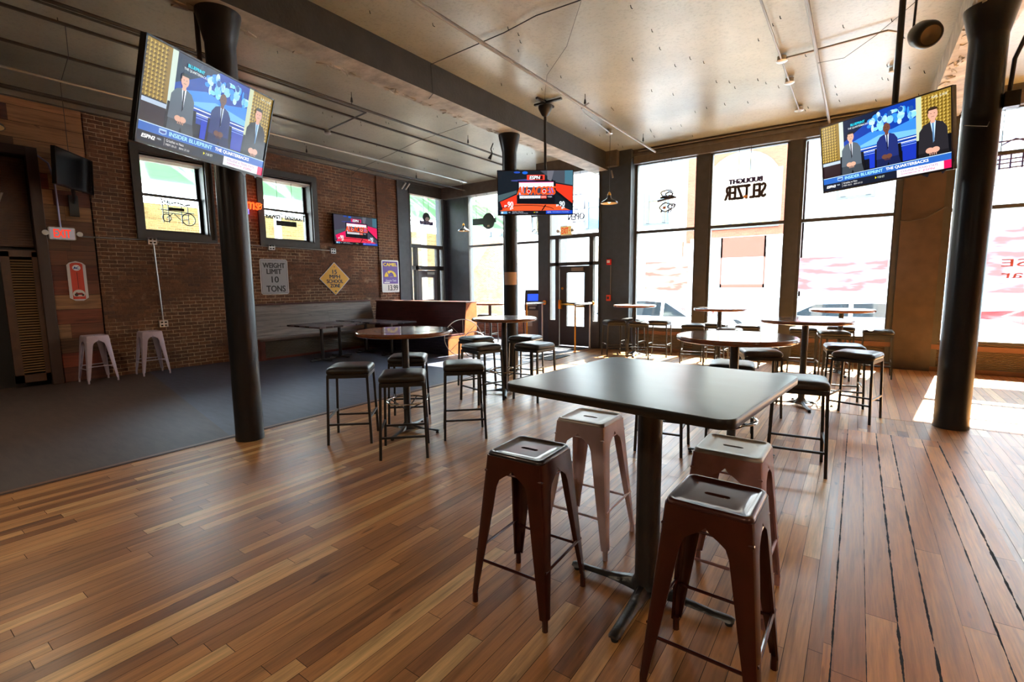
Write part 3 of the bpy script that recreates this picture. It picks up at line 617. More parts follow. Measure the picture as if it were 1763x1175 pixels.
# ================================================================== FURNITURE
# square bar table in front
t = thing('bar_table', 'large square slate-topped bar table on a single black pedestal, nearest of all', 'table', (-.77, 2.25, 0), R(-6))
m = MB(); hw = .515; m.rings([rsq(hw-.004, .06, 1.052), rsq(hw, .062, 1.056), rsq(hw, .062, 1.086), rsq(hw-.003, .06, 1.09)], 1, cap1=False)
m.rings([rsq(hw-.003, .06, 1.09), rsq(hw-.01, .055, 1.0905)], 0, cap0=False); m.build('tabletop', [slate_top, edge_band], t, angle=50)
def four_foot(parent, L, hub_r, h, mt, rz0=0, foot=.03, w0=.035, name='leg'):
    for i in range(4):
        a = rz0+i*PI/2; d_ = Vector((math.cos(a), math.sin(a), 0)); s_ = Vector((-math.sin(a), math.cos(a), 0)); rs = []
        for q, wd, zt, zb in ((.0, w0*1.1, h, .02), (.18, w0, h*.88, .028), (.45, w0*.85, h*.6, .035), (.75, w0*.75, h*.5, .03), (.95, w0*.8, h*.5, .022), (1.0, w0*.55, h*.42, .024)):
            p = d_*(hub_r*.3+(L-hub_r*.3)*q); rs.append([tuple(p-s_*wd+Vector((0, 0, zb))), tuple(p+s_*wd+Vector((0, 0, zb))), tuple(p+s_*wd*.8+Vector((0, 0, zt*.8))), tuple(p+s_*wd*.35+Vector((0, 0, zt))), tuple(p-s_*wd*.35+Vector((0, 0, zt))), tuple(p-s_*wd*.8+Vector((0, 0, zt*.8)))])
        m = MB(); m.rings(rs); lg = m.build(name, [mt], parent, angle=40)
        m = MB(); p = d_*(L*.94); m.lathe([(.016, 0), (.018, .01), (.01, .012), (.01, .03)], p.x, p.y, 10); m.build('glide', [rubber], lg)
m = MB(); m.lathe([(.075, .06), (.07, .075), (.0575, .095), (.0575, 1.03), (.0575, 1.035)], .0, -.03, 28); m.build('pedestal', [black_iron], t, angle=50)
m = MB(); m.box(-.25, .25, -.06, .0, 1.03, 1.052); m.box(-.03, .03, -.28, .22, 1.03, 1.052); m.build('top_bracket', [black_iron], t, smooth=False)
e_ = thing('x', 'x', 'x'); bpy.data.objects.remove(e_)
f_o = bpy.data.objects.new('base', None); COL.objects.link(f_o); f_o.parent = t; f_o.location = (0, -.03, 0)
four_foot(f_o, .41, .06, .085, black_iron, R(-84))

# metal stools
def metal_stool(seat_m, leg_m, label, loc, rz, scale=None):
    t = thing('metal_stool', label, 'stool', loc, rz, 'backless metal stools', scale=scale)
    # seat pan with a rolled rim and a slotted hand hole
    m = MB(); n = 10; N = 4*n; hw = .150
    rings_ = [rsq(hw+.004, .035, .715, n), rsq(hw, .034, .745, n), rsq(hw-.003, .032, .755, n), rsq(hw-.010, .028, .760, n), rsq(hw-.020, .022, .758, n), rsq(hw-.026, .018, .752, n)]
    slot = []; ev = []
    for i in range(N):
        q = (i+.5)/N*4; sd = int(q) % 4; fr_ = (q-int(q))*2-1; e = .085   # evenly spaced square ring, starting on the +x/+y corner run
        ev.append([(e, e*0+e*fr_, .752), (-e*fr_, e, .752), (-e, -e*fr_, .752), (e*fr_, -e, .752)][sd])
    ev = ev[N//8:]+ev[:N//8]
    for i in range(N):
        p = ev[i]; a = math.atan2(p[1], p[0]); L_, r_ = .034, .0125
        # point on a stadium in direction a
        dx, dy = math.cos(a), math.sin(a); t_ = r_/abs(dy) if abs(dy) > 1e-6 else 9
        if abs(dx*t_) > L_:
            bq = dx*L_*(1 if dx > 0 else -1)*1; cx_ = L_ if dx > 0 else -L_
            B = dx*cx_; t_ = B+math.sqrt(max(0, B*B-(L_*L_-r_*r_)))
        slot.append((dx*t_, dy*t_, .752))
    m.rings(rings_+[ev, slot]+[[(x, y, .742) for x, y, z in slot]], 0, cap0=False, cap1=False)
    m.build('seat', [seat_m], t, angle=50)
    # pressed legs, each with its quarter of the apron
    def hwz(z): return .153+(.735-z)/.735*.064
    for sx_, sy_ in ((1, 1), (-1, 1), (-1, -1), (1, -1)):
        m = MB(); rs = []
        for z, f in ((.742, 1.0), (.69, 1.0), (.672, .93), (.655, .76), (.635, .60), (.60, .53), (.5, .475), (.35, .40), (.2, .315), (.09, .25), (.055, .23)):
            h = hwz(z); fl = h*f if f == 1 else .153*f*1.0; c_ = .022; th = .0035
            o_ = [(h-fl, h), (h-c_, h), (h-c_*.3, h-c_*.3), (h, h-c_), (h, h-fl)]
            i_ = [(h-th, h-fl), (h-th, h-c_), (h-c_*.3-th, h-c_*.3-th), (h-c_, h-th), (h-fl, h-th)]
            if f < .5: # lip folded inwards stiffens the lower leg
                i_ = [(h-th*2.5, h-fl)]+i_[1:4]+[(h-fl, h-th*2.5)]
            pts = [(x*sx_, y*sy_, z) for x, y in o_+i_]
            rs.append(pts if sx_*sy_ > 0 else pts[::-1])
        m.rings(rs); lg = m.build('leg', [leg_m], t, angle=40)
        h = hwz(.03); m = MB(); m.rings([[( (h-.018+.014*math.cos(q*PI/4))*sx_, (h-.018+.014*math.sin(q*PI/4))*sy_, z) for q in range(8)] for z in (0, .06)]); m.build('foot_cap', [leg_m], lg)
    h = hwz(.235)
    m = MB()
    for (a, b, z) in (((-h, -h), (h, -h), .225), ((-h, h), (h, h), .225)): m.tube([(a[0]+.015, a[1]+.008*(1 if a[1] < 0 else -1), z), (b[0]-.015, b[1]+.008*(1 if b[1] < 0 else -1), z)], .007, 8)
    for (a, b, z) in (((-h, -h), (-h, h), .265), ((h, -h), (h, h), .265)): m.tube([(a[0]+.008*(1 if a[0] < 0 else -1), a[1]+.015, z), (b[0]+.008*(1 if b[0] < 0 else -1), b[1]-.015, z)], .007, 8)
    m.build('footrest', [leg_m], t)
    m = MB(); h2 = hwz(.66)-.006
    for s in (-1, 1): m.tube([(s*h2, -h2, .665), (s*h2, h2, .665)], .005, 6); m.tube([(-h2, s*h2, .668), (h2, s*h2, .668)], .005, 6)
    m.build('brace', [leg_m], t)
    return t
metal_stool(dark_seat, red_stool, 'oxblood metal stool with dark slate seat left of the slate-topped table', (-1.255, 1.90, 0), R(2))
metal_stool(cream_seat, pink_stool, 'dusty pink metal stool with pale seat behind the slate-topped table pedestal', (-1.265, 2.58, 0), R(0))
metal_stool(cream_seat, rose_stool, 'faded rose metal stool with chipped cream seat right of the pedestal', (-.45, 2.48, 0), R(-1))
metal_stool(seat_brown, red_stool, 'oxblood metal stool with brown seat, closest to the viewer', (-.385, 1.86, 0), R(-1))
s1 = metal_stool(lilac_stool, lilac_stool, 'lilac-white metal stool against the plank wall under the thermometer sign', (-10.28, 2.50, 0), R(4), (1, 1, 1.02))
dup(s1, (-10.3, 3.28, 0), R(-2), 'lilac-white metal stool against the brick wall beside the vertical conduit')

# cushioned stools
def cushion_stool(label, loc, rz):
    t = thing('bar_stool', label, 'stool', loc, rz, 'square cushioned bar stools with black frames')
    m = MB(); rs = []
    for hw, r_, z in ((.175, .03, .690), (.198, .04, .696), (.205, .045, .712), (.203, .045, .735), (.192, .05, .752), (.165, .06, .762), (.10, .05, .768), (.03, .015, .770)): rs.append(rsq(hw, r_, z, 6))
    m.rings(rs); m.build('seat_cushion', [vinyl], t, angle=60)
    m = MB()
    for s in (-1, 1): m.box(-.19, .19, s*.185-.011, s*.185+.011, .655, .690); m.box(s*.185-.011, s*.185+.011, -.19, .19, .655, .690)
    m.build('seat_frame', [black_metal], t, smooth=False)
    for sx_ in (-1, 1):
        for sy_ in (-1, 1):
            m = MB(); m.tube([(sx_*.185, sy_*.185, .68), (sx_*.205, sy_*.205, .0)], .0115, square=True); m.build('leg', [black_metal], t, smooth=False)
    m = MB(); h = .199
    for s in (-1, 1): m.tube([(-h, s*h, .20), (h, s*h, .20)], .009, square=True); m.tube([(s*h, -h, .26), (s*h, h, .26)], .009, square=True)
    m.build('footrest', [black_metal], t, smooth=False)
    return t
stools = [
 (-4.11, 2.98, 42, 'black cushioned stool left of the nearest round table, beside the left column'),
 (-3.36, 2.99, 44, 'black cushioned stool in front of the nearest round table, standing before its pedestal'),
 (-4.13, 3.76, 40, 'black cushioned stool behind the nearest round table, half hidden by its pedestal'),
 (-3.26, 3.71, 44, 'black cushioned stool right of the nearest round table'),
 (-4.68, 5.64, -15, 'black cushioned stool at the far left of the round table by the middle column'),
 (-4.03, 4.96, -15, 'black cushioned stool at the near left of the round table by the middle column'),
 (-4.10, 6.12, 5, 'black cushioned stool at the far right of the round table by the middle column'),
 (-3.50, 5.44, -5, 'black cushioned stool at the near right of the round table by the middle column'),
 (-4.18, 9.62, 40, 'bar stool left of the small table beside the fire alarm pillar'),
 (-3.60, 9.50, 20, 'bar stool in front of the small table beside the fire alarm pillar'),
 (-3.36, 10.08, 4, 'bar stool right of the small table beside the fire alarm pillar, against the window'),
 (-4.02, 10.26, 0, 'bar stool behind the small table beside the fire alarm pillar'),
 (-2.50, 9.42, 12, 'bar stool left of the table under the seltzer sign window'),
 (-1.74, 8.80, 8, 'bar stool in front of the table under the seltzer sign window'),
 (-1.60, 9.70, 5, 'bar stool right of the table under the seltzer sign window'),
 (-2.20, 9.88, 0, 'bar stool behind the table under the seltzer sign window'),
 (-.97, 5.10, 10, 'cushioned stool directly behind the glossy round table, its seat low behind the pedestal'),
 (-.89, 6.24, 20, 'black cushioned stool between the two glossy round tables'),
 (-.35, 4.58, 7, 'black cushioned stool just beyond the right corner of the slate-topped table'),
 (-1.42, 4.42, 7, 'cushioned stool whose legs show under the slate-topped table'),
 (-1.0, 7.05, 10, 'cushioned stool left of the second glossy round table, mostly hidden'),
 (-.10, 7.26, 8, 'cushioned stool behind the second glossy round table, second from the right column'),
 (.04, 6.60, -15, 'cushioned stool right of the second glossy round table, nearest the right column'),
 (-.72, 9.55, 5, 'bar stool left of the small table before the third tall window'),
 (-.27, 9.12, 10, 'bar stool in front of the small table before the third tall window'),
 (-.20, 10.15, 0, 'bar stool behind the small table before the third tall window'),
 (.30, 9.68, 0, 'bar stool right of the small table before the third tall window, by the brown pillar'),
 (-7.90, 10.0, 10, 'far bar stool at left of the small table beyond the booth'),
 (-6.98, 9.85, 0, 'far bar stool at right of the small table beyond the booth')]
st0 = cushion_stool(stools[0][3], (stools[0][0], stools[0][1], 0), R(stools[0][2]))
for x, y, a, lb in stools[1:]: dup(st0, (x, y, 0), R(a), lb)

# round tables
def round_table(label, loc, r, top, edge, inlay=None, ring=True, h=1.08, rz=0, n=48, group='round bar-height tables'):
    t = thing('round_table', label, 'table', loc, rz, group)
    m = MB(); m.lathe([(r*.6, h-.045), (r-.02, h-.045), (r-.004, h-.038), (r, h-.022), (r-.004, h-.008), (r-.014, h-.001)], 0, 0, n, 1)
    m.lathe([(r-.014, h-.001), (r*.5, h), (.01, h)], 0, 0, n, 0); m.build('tabletop', [top, edge], t, angle=50)
    if inlay:
        m = MB(); m.lathe([(r*.62, h-.0005), (r*.62, h+.0012), (.01, h+.0012)], 0, 0, n); m.build('inlay', [inlay], t, angle=50)
    m = MB(); m.lathe([(.10, .045), (.055, .07), (.0375, .10), (.0375, h-.07), (.09, h-.06), (.09, h-.046)], 0, 0, 24); m.build('pedestal', [black_iron], t, angle=50)
    f_o = bpy.data.objects.new('base', None); COL.objects.link(f_o); f_o.parent = t
    four_foot(f_o, .36, .05, .075, black_iron, R(20), w0=.03)
    if ring:
        m = MB(); N = 36; m.tube([(.21*math.cos(2*PI*i/N), .21*math.sin(2*PI*i/N), .33) for i in range(N+1)], .010, 8)
        fr = m.build('foot_ring', [chrome], t)
        m = MB()
        for i in range(4): a = i*PI/2+.3; m.tube([(.03*math.cos(a), .03*math.sin(a), .24), (.21*math.cos(a), .21*math.sin(a), .33)], .007, 6)
        m.build('spoke', [black_metal], fr)
    return t
grey_top = mat('worn_grey_tabletop', s2l((.62, .58, .56)), .2, 0, .5, coat=.3, noise=.15, nscale=4)
round_table('round brown wooden bar table with a grey worn centre beside the left column', (-3.84, 3.46, 0), .50, table_wood, table_edge, table_inlay)
round_table('round grey-topped bar table in front of the middle column', (-4.03, 5.48, 0), .46, grey_top, table_edge, rz=.3)
round_table('glossy round brown bar table just behind the slate-topped table', (-.85, 4.56, 0), .49, table_wood, table_edge)
round_table('glossy round brown bar table between the first glossy one and the windows', (-.50, 6.92, 0), .50, table_wood, table_edge, ring=False)
round_table('small round pale-topped table beside the fire alarm pillar', (-3.83, 9.86, 0), .44, grey_top, table_edge, ring=False)
round_table('round pale-topped table under the seltzer sign window', (-1.99, 9.20, 0), .44, grey_top, table_edge, ring=False)
round_table('round pale-topped table before the third tall window', (-.20, 9.60, 0), .46, grey_top, table_edge, ring=False)
round_table('far round table beyond the booth, left of the middle column', (-7.44, 9.52, 0), .42, grey_top, table_edge, ring=False)

# low tables by the bench
def low_table(label, x0, x1, y0, y1, px, py):
    t = thing('low_table', label, 'table', (px, py, 0), 0, 'low collage-topped tables by the bench'); h = .74
    MB().box(x0-px, x1-px, y0-py, y1-py, h-.035, h).build('tabletop', [collage], t, smooth=False, bevel=.004)
    m = MB(); m.lathe([(.06, .03), (.035, .05), (.033, h-.05), (.08, h-.036)], 0, 0, 18); m.build('pedestal', [black_iron], t, angle=50)
    m = MB(); m.box(-.28, .28, -.03, .03, .008, .035); m.box(-.03, .03, -.28, .28, .008, .035); m.build('base', [black_iron], t, smooth=False, bevel=.004)
low_table('low rectangular table nearest the bench end, on one black post', -9.72, -8.55, 5.52, 6.06, -9.0, 5.85)
low_table('low rectangular table pushed up behind the nearest low one', -9.72, -8.62, 6.10, 6.66, -9.15, 6.38)
low_table('low collage-topped table in the booth corner against the bench', -9.90, -8.96, 6.82, 7.55, -9.30, 7.2)
low_table('low collage-topped table at the open end of the booth', -8.93, -7.98, 6.82, 7.55, -8.42, 7.2)

# bench along the brick wall
b = thing('wall_bench', 'long grey wooden bench with tall back along the brick wall', 'bench', (-10.3, 5.1, 0))
ox, oy = -10.3, 5.1
m = MB(); m.box(-.28, .25, 0, 2.62, 0, .40); m.build('seat_box', [corr], b, smooth=False)
m = MB(); m.box(-.28, .27, -.02, 2.62, .40, .45); m.build('seat', [mat('bench_seat_wood', s2l((.42, .34, .30)), .45, noise=.25, nscale=4, nstretch=(6, 1, 1))], b, smooth=False, bevel=.005)
m = MB(); m.rings([[(-.02, 0, .45), (-.28, 0, .45), (-.28, 0, 1.14), (-.20, 0, 1.14)], [(-.02, 3.2, .45), (-.28, 3.2, .45), (-.28, 3.2, 1.14), (-.20, 3.2, 1.14)]]); m.build('backrest', [grey_wood], b, smooth=False)
m = MB(); m.box(-.28, -.17, 0, 3.2, 1.14, 1.165); m.build('top_rail', [maroon_wood], b, smooth=False)
m = MB(); m.box(.25, .27, -.02, .10, 0, .40); m.box(.25, .27, .1, 2.62, 0, .05); m.box(-.28, .27, -.04, 0, 0, .45); m.build('end_panel', [red_wood], b, smooth=False)
# booth partition
b = thing('booth_bench', 'maroon booth bench with high back projecting from the wall, lit at its open end', 'bench', (-7.2, 8.3, 0))
m = MB(); m.box(-3.38, -.02, -.56, 0, 0, .41); m.build('seat_box', [navy_brick], b, smooth=False)
m = MB(); m.box(-3.38, 0, -.58, 0, .41, .45); m.build('seat', [maroon_wood], b, smooth=False, bevel=.005)
m = MB(); m.rings([[(x, -.02, .45), (x, .06, 1.12), (x, .40, 1.12), (x, .40, 0), (x, 0, 0)] for x in (-3.12, -.02)]); m.build('backrest', [maroon_wood], b, smooth=False)
m = MB(); m.box(-3.12, .0, .03, .43, 1.12, 1.15); m.build('top_rail', [mat('booth_rail', s2l((.45, .30, .26)), .35)], b, smooth=False)
m = MB(); m.rings([[(x, -.03, .45), (x, .05, 1.12), (x, .41, 1.12), (x, .41, 0), (x, -.03, 0)] for x in (-.02, .0)]); m.rings([[(x, -.57, 0), (x, -.57, .41), (x, -.03, .41), (x, -.03, 0)] for x in (-.02, .0)]); m.build('end_panel', [orange_wood], b, smooth=False)
# wagon wheel ornaments
def wheel_ornament(label, loc, r, rz, tilt, star=False):
    t = thing('wheel_ornament', label, 'ornament', loc, rot=(R(tilt), 0, rz))
    m = MB(); N = 40; m.tube([(r*math.cos(2*PI*i/N), 0, r+r*math.sin(2*PI*i/N)) for i in range(N+1)], .009, 8); m.build('rim', [galv], t)
    m = MB()
    for i in range(8):
        a = i*PI/4; m.tube([(0, 0, r), (r*math.cos(a), 0, r+r*math.sin(a))], .006, 6)
    m.build('spokes', [galv], t)
    m = MB(); m.lathe([(.035, -.02), (.035, .02)], 0, 0, 14, mx=Matrix.Translation((0, 0, r)) @ Matrix.Rotation(R(90), 4, 'X')); m.build('hub', [galv], t)
    if star:
        pts = []
        for i in range(10): a = PI/2+i*PI/5; q = r*.62 if i % 2 == 0 else r*.26; pts.append((q*math.cos(a), q*math.sin(a)))
        m = MB(); m.rings([[(x, -.025, r+z) for x, z in pts], [(x, -.015, r+z) for x, z in pts]]); m.build('star', [mat('rusty_star', s2l((.45, .3, .2)), .5, .4)], t, smooth=False)
wheel_ornament('larger wrought metal wagon wheel leaning at the booth end', (-6.88, 7.85, 0), .40, R(42), -8)
wheel_ornament('smaller metal wagon wheel with a star in front of the larger wheel', (-6.62, 7.92, 0), .27, R(42), -8, True)

# ATM
t = thing('cash_machine', 'grey cash machine with blue screen left of the entrance door', 'cash machine', (-6.93, 10.75, 0), R(24))
m = MB(); m.rings([rsq(.2, .02, 0, 4, .24), rsq(.2, .02, .86, 4, .24)]); m.build('cabinet', [mat('machine_beige', s2l((.62, .56, .50)), .4)], t, angle=40)
m = MB()
prof = [(-.26, .86), (-.27, .98), (-.2, 1.08), (-.16, 1.30), (-.12, 1.38), (.24, 1.38), (.24, .86)]
m.rings([[(-.21, y, z) for y, z in prof], [(.21, y, z) for y, z in prof]]); m.build('head', [mat('machine_dark', s2l((.28, .27, .28)), .35)], t, smooth=False, bevel=.006)
m = MB(); m.add([(-.14, -.205, 1.10), (.14, -.205, 1.10), (.14, -.168, 1.28), (-.14, -.168, 1.28)], [(0, 1, 2, 3)]); o = m.build('screen', [mat('machine_screen', (.0, .0, .02), .2, emis=s2l((.2, .35, .95)), es=1.2)], t, smooth=False)
m = MB(); m.box(-.12, .12, -.29, -.24, .98, 1.02); m.box(-.08, .08, -.285, -.25, .90, .95); m.build('keypad', [steel], t, smooth=False)
m = MB(); m.box(-.13, -.01, -.251, -.24, .45, .66); m.build('notice', [white_p], t, smooth=False)
# door guard rails
def guard(label, x, ya, yb):
    t = thing('guard_rail', label, 'railing', (x, ya, 0), 0, 'steel guard rails at the entrance')
    L = yb-ya; m = MB(); m.tube([(0, 0, 1.07), (0, L, 1.07)], .024, 12); m.build('top_bar', [steel], t)
    for q in (0.02, L-.12):
        m = MB(); m.tube([(0, q, 0), (0, q, 1.07)], .019, 12); m.lathe([(.045, 0), (.045, .012), (.02, .02)], 0, q, 16); m.build('post', [brass if q < .1 else steel], t)
    m = MB(); m.lathe([(.055, 0), (.055, .02)], 0, 0, 20, mx=Matrix.Translation((0, L, 1.07)) @ Matrix.Rotation(R(90), 4, 'X')); m.build('wall_flange', [brass], t)
guard('steel guard rail with brass post right of the entrance door', -5.12, 9.62, 10.49)
guard('steel guard rail between the cash machine and the entrance door', -6.42, 9.62, 10.46)
for lb, x0, x1, y0, y1 in (('black door mat lying right at the entrance door', -6.1, -5.2, 9.95, 10.4), ('black rubber floor mat between the middle column and the entrance', -5.75, -4.95, 8.3, 9.1)):
    o = MB().box(-(x1-x0)/2, (x1-x0)/2, -(y1-y0)/2, (y1-y0)/2, .0, .010).build('floor_mat', [mat('mat_rubber', s2l((.2, .2, .22)), .8)], smooth=False, loc=((x0+x1)/2, (y0+y1)/2, .003)); tag(o, lb, 'mat', 'black floor mats')

# ================================================================== TELEVISIONS
gold1, gold2, gold3 = (.80, .68, .32), (.56, .44, .16), (.38, .29, .09)
def studio(c, tint=1.0):
    r_ = c.rect
    r_(0, 0, 16, 9, (.03, .04, .09), 0)
    r_(3.2, 3.2, 12.3, 9, (.05, .22, .62), 1)
    c.poly([(3.2, 9), (3.2, 6.2), (6.5, 8.0), (8.2, 9)], (.03, .07, .20), 2)
    c.poly([(3.3, 5.6), (6.8, 6.6), (9.5, 6.2), (12.3, 6.8), (12.3, 5.0), (3.2, 4.6)], (.22, .52, .88), 2)
    c.poly([(4.5, 4.9), (8, 5.9), (12.3, 5.4), (12.3, 4.8)], (.45, .72, .95), 3)
    rr = random.Random(3)
    for i in range(34): c.ell(8.2+rr.uniform(-1.6, 4.0), 7.3+rr.uniform(-.6, 1.1), rr.uniform(.12, .42), rr.uniform(.12, .5), rr.choice([(.5, .82, .98), (.75, .92, 1), (.2, .55, .95)]), 4, 8)
    for u, v in ((9.3, 8.2), (10.6, 8.3), (11.8, 8.0), (8.1, 7.9)): c.ell(u, v, .27, .33, (.12, .3, .6), 5, 10); c.ell(u, v-.75, .45, .5, (.55, .8, .95), 4, 10)
    for v in (4.55, 4.15): r_(3.2, v, 12.3, v+.12, (.88, .92, 1), 5)
    for v in (4.0, 3.75): r_(3.2, v, 12.3, v+.08, (.5, .6, .95), 5)
    r_(6.6, 1.9, 7.9, 3.7, (.10, .22, .75), 4); r_(10.7, 1.9, 12.3, 3.7, (.10, .20, .68), 4)
    for u0, u1, v0 in ((0, 2.6, 4.0), (12.9, 16, 3.9)):
        r_(u0, v0, u1, 9, gold2, 2); s = .38
        nu = int((u1-u0)/s); nv = int((9-v0)/s)
        for i in range(nu):
            for j in range(nv):
                a, b = u0+i*s, v0+j*s
                c.poly([(a, b), (a+s, b), (a+s/2, b+s/2)], gold3, 3); c.poly([(a, b), (a+s/2, b+s/2), (a, b+s)], gold1, 3)
    r_(2.6, 3.2, 3.2, 9, (.80, .86, .80), 3); r_(12.3, 3.2, 12.9, 9, (.76, .80, .66), 3)
    r_(0, 3.5, 2.7, 3.9, (.72, .78, .85), 4); r_(0, 1.6, 2.6, 3.5, (.16, .08, .10), 4)
    def man(u, v, s, suit, skin, shirt, tie, hair, bald=False):
        c.poly([(u-1.5*s, v-3.2*s), (u+1.7*s, v-3.2*s), (u+1.5*s, v-.6*s), (u-1.4*s, v-.6*s)], (.04, .04, .06), 6)
        c.poly([(u-1.25*s, v-1.9*s), (u-1.15*s, v+.1*s), (u-.75*s, v+.65*s), (u-.2*s, v+.85*s), (u+.25*s, v+.85*s), (u+.8*s, v+.6*s), (u+1.15*s, v+.05*s), (u+1.25*s, v-1.9*s)], suit, 7)
        c.poly([(u-1.2*s, v-1.9*s), (u+1.25*s, v-1.9*s), (u+1.6*s, v-3.4*s), (u+.7*s, v-4.1*s), (u+.1*s, v-2.4*s), (u-.5*s, v-4.2*s), (u-1.3*s, v-3.7*s)], tuple(x*.7 for x in suit), 8)
        c.poly([(u-.22*s, v+.85*s), (u+.24*s, v+.85*s), (u+.1*s, v-1.0*s)], shirt, 9); c.poly([(u-.07*s, v+.7*s), (u+.08*s, v+.7*s), (u+.12*s, v-.9*s), (u, v-1.1*s)], tie, 10)
        c.poly([(u-.18*s, v+.7*s), (u+.18*s, v+.7*s), (u+.2*s, v+1.1*s), (u-.2*s, v+1.1*s)], skin, 10)
        c.ell(u, v+1.5*s, .40*s, .54*s, skin, 11)
        if not bald: c.ell(u, v+1.85*s, .43*s, .28*s, hair, 12, a0=0, a1=PI); c.rect(u-.43*s, v+1.6*s, u-.34*s, v+1.9*s, hair, 12)
        for q in (-.14, .14): c.ell(u+q*s, v+1.55*s, .05*s, .03*s, (.1, .06, .05), 12, 6)
        c.rect(u-.13*s, v+1.24*s, u+.13*s, v+1.28*s, tuple(x*.55 for x in skin), 12)
        for q in (-.28, .2): c.ell(u+q*s, v-1.75*s, .34*s, .26*s, skin, 12); 
        for q in range(4): c.poly([(u-.3*s+q*.17*s, v-1.95*s), (u-.2*s+q*.17*s, v-1.95*s), (u-.22*s+q*.17*s, v-2.2*s), (u-.3*s+q*.17*s, v-2.18*s)], tuple(x*.85 for x in skin), 13)
    man(4.2, 5.0, 1.12, (.34, .38, .42), (.86, .66, .56), (.95, .95, 1), (.08, .08, .12), (.10, .07, .06))
    man(8.9, 4.9, 1.10, (.12, .17, .42), (.42, .26, .20), (.85, .9, 1), (.05, .06, .2), (0, 0, 0), True)
    man(14.1, 4.7, 1.28, (.15, .14, .16), (.86, .64, .55), (.75, .86, .96), (.35, .5, .66), (.2, .14, .1))
    r_(0, .95, 16, 1.75, (.16, .38, .72), 14); r_(0, 1.7, 16, 1.78, (.75, .86, .96), 15); r_(0, 0, 16, .95, (.08, .10, .16), 14)
    c.poly([(2.5, 1.08), (2.9, 1.18), (2.9, 1.6), (2.1, 1.6), (2.1, 1.18)], (.6, .75, .9), 16); c.poly([(2.5, 1.18), (2.8, 1.25), (2.8, 1.42), (2.2, 1.42), (2.2, 1.25)], (.2, .3, .6), 17)
    c.text('INSIDER BLUEPRINT', 3.2, 1.15, 8.3, 1.55, (.62, .86, .95), 16, bold=.02); c.text('THE QUARTERBACKS', 8.7, 1.15, 13.6, 1.55, (.97, .98, 1), 16, bold=.02)
    c.text('ESPN2', .45, .35, 1.75, .68, (.95, .95, .95), 16, shear=.25, bold=.03); c.text('NBA', 2.0, .5, 2.45, .68, (.8, .85, .9), 16)
    r_(2.75, .15, 2.79, .85, (.7, .7, .7), 16); c.text('Grizzlies vs Nets', 2.95, .55, 4.9, .8, (.9, .9, .9), 16); c.text('MEM 30-31   BRN 27-33', 2.95, .2, 5.6, .4, (.85, .85, .85), 16)
    c.poly([(7.3, .4), (7.3, .7), (7.5, .55)], (.95, .9, .1), 16); c.text('7:30 ET', 7.6, .42, 8.5, .66, (.85, .9, .85), 16)
    r_(10.0, .0, 15.2, .95, (.90, .88, .92), 15); c.text('COLLEGE vs TEXAS STATE', 10.5, .55, 14.6, .8, (.6, .35, .55), 16); c.text('TOMORROW 7P', 10.5, .2, 12.7, .4, (.7, .3, .5), 16); c.text('ESPN', 13.0, .18, 14.2, .42, (.85, .2, .45), 16, shear=.2)
    r_(15.2, 0, 16, .95, (.85, .10, .35), 15)
    c.text('BLUEPRINT', 4.3, 8.05, 6.2, 8.35, (.1, .75, .85), 16, bold=.02); c.text('THE QUARTERBACKS', 3.9, 7.65, 6.6, 7.92, (.92, .95, .95), 16); c.text('NFL LIVE', 14.0, 8.35, 15.6, 8.6, (.95, .93, .8), 16, shear=.2)
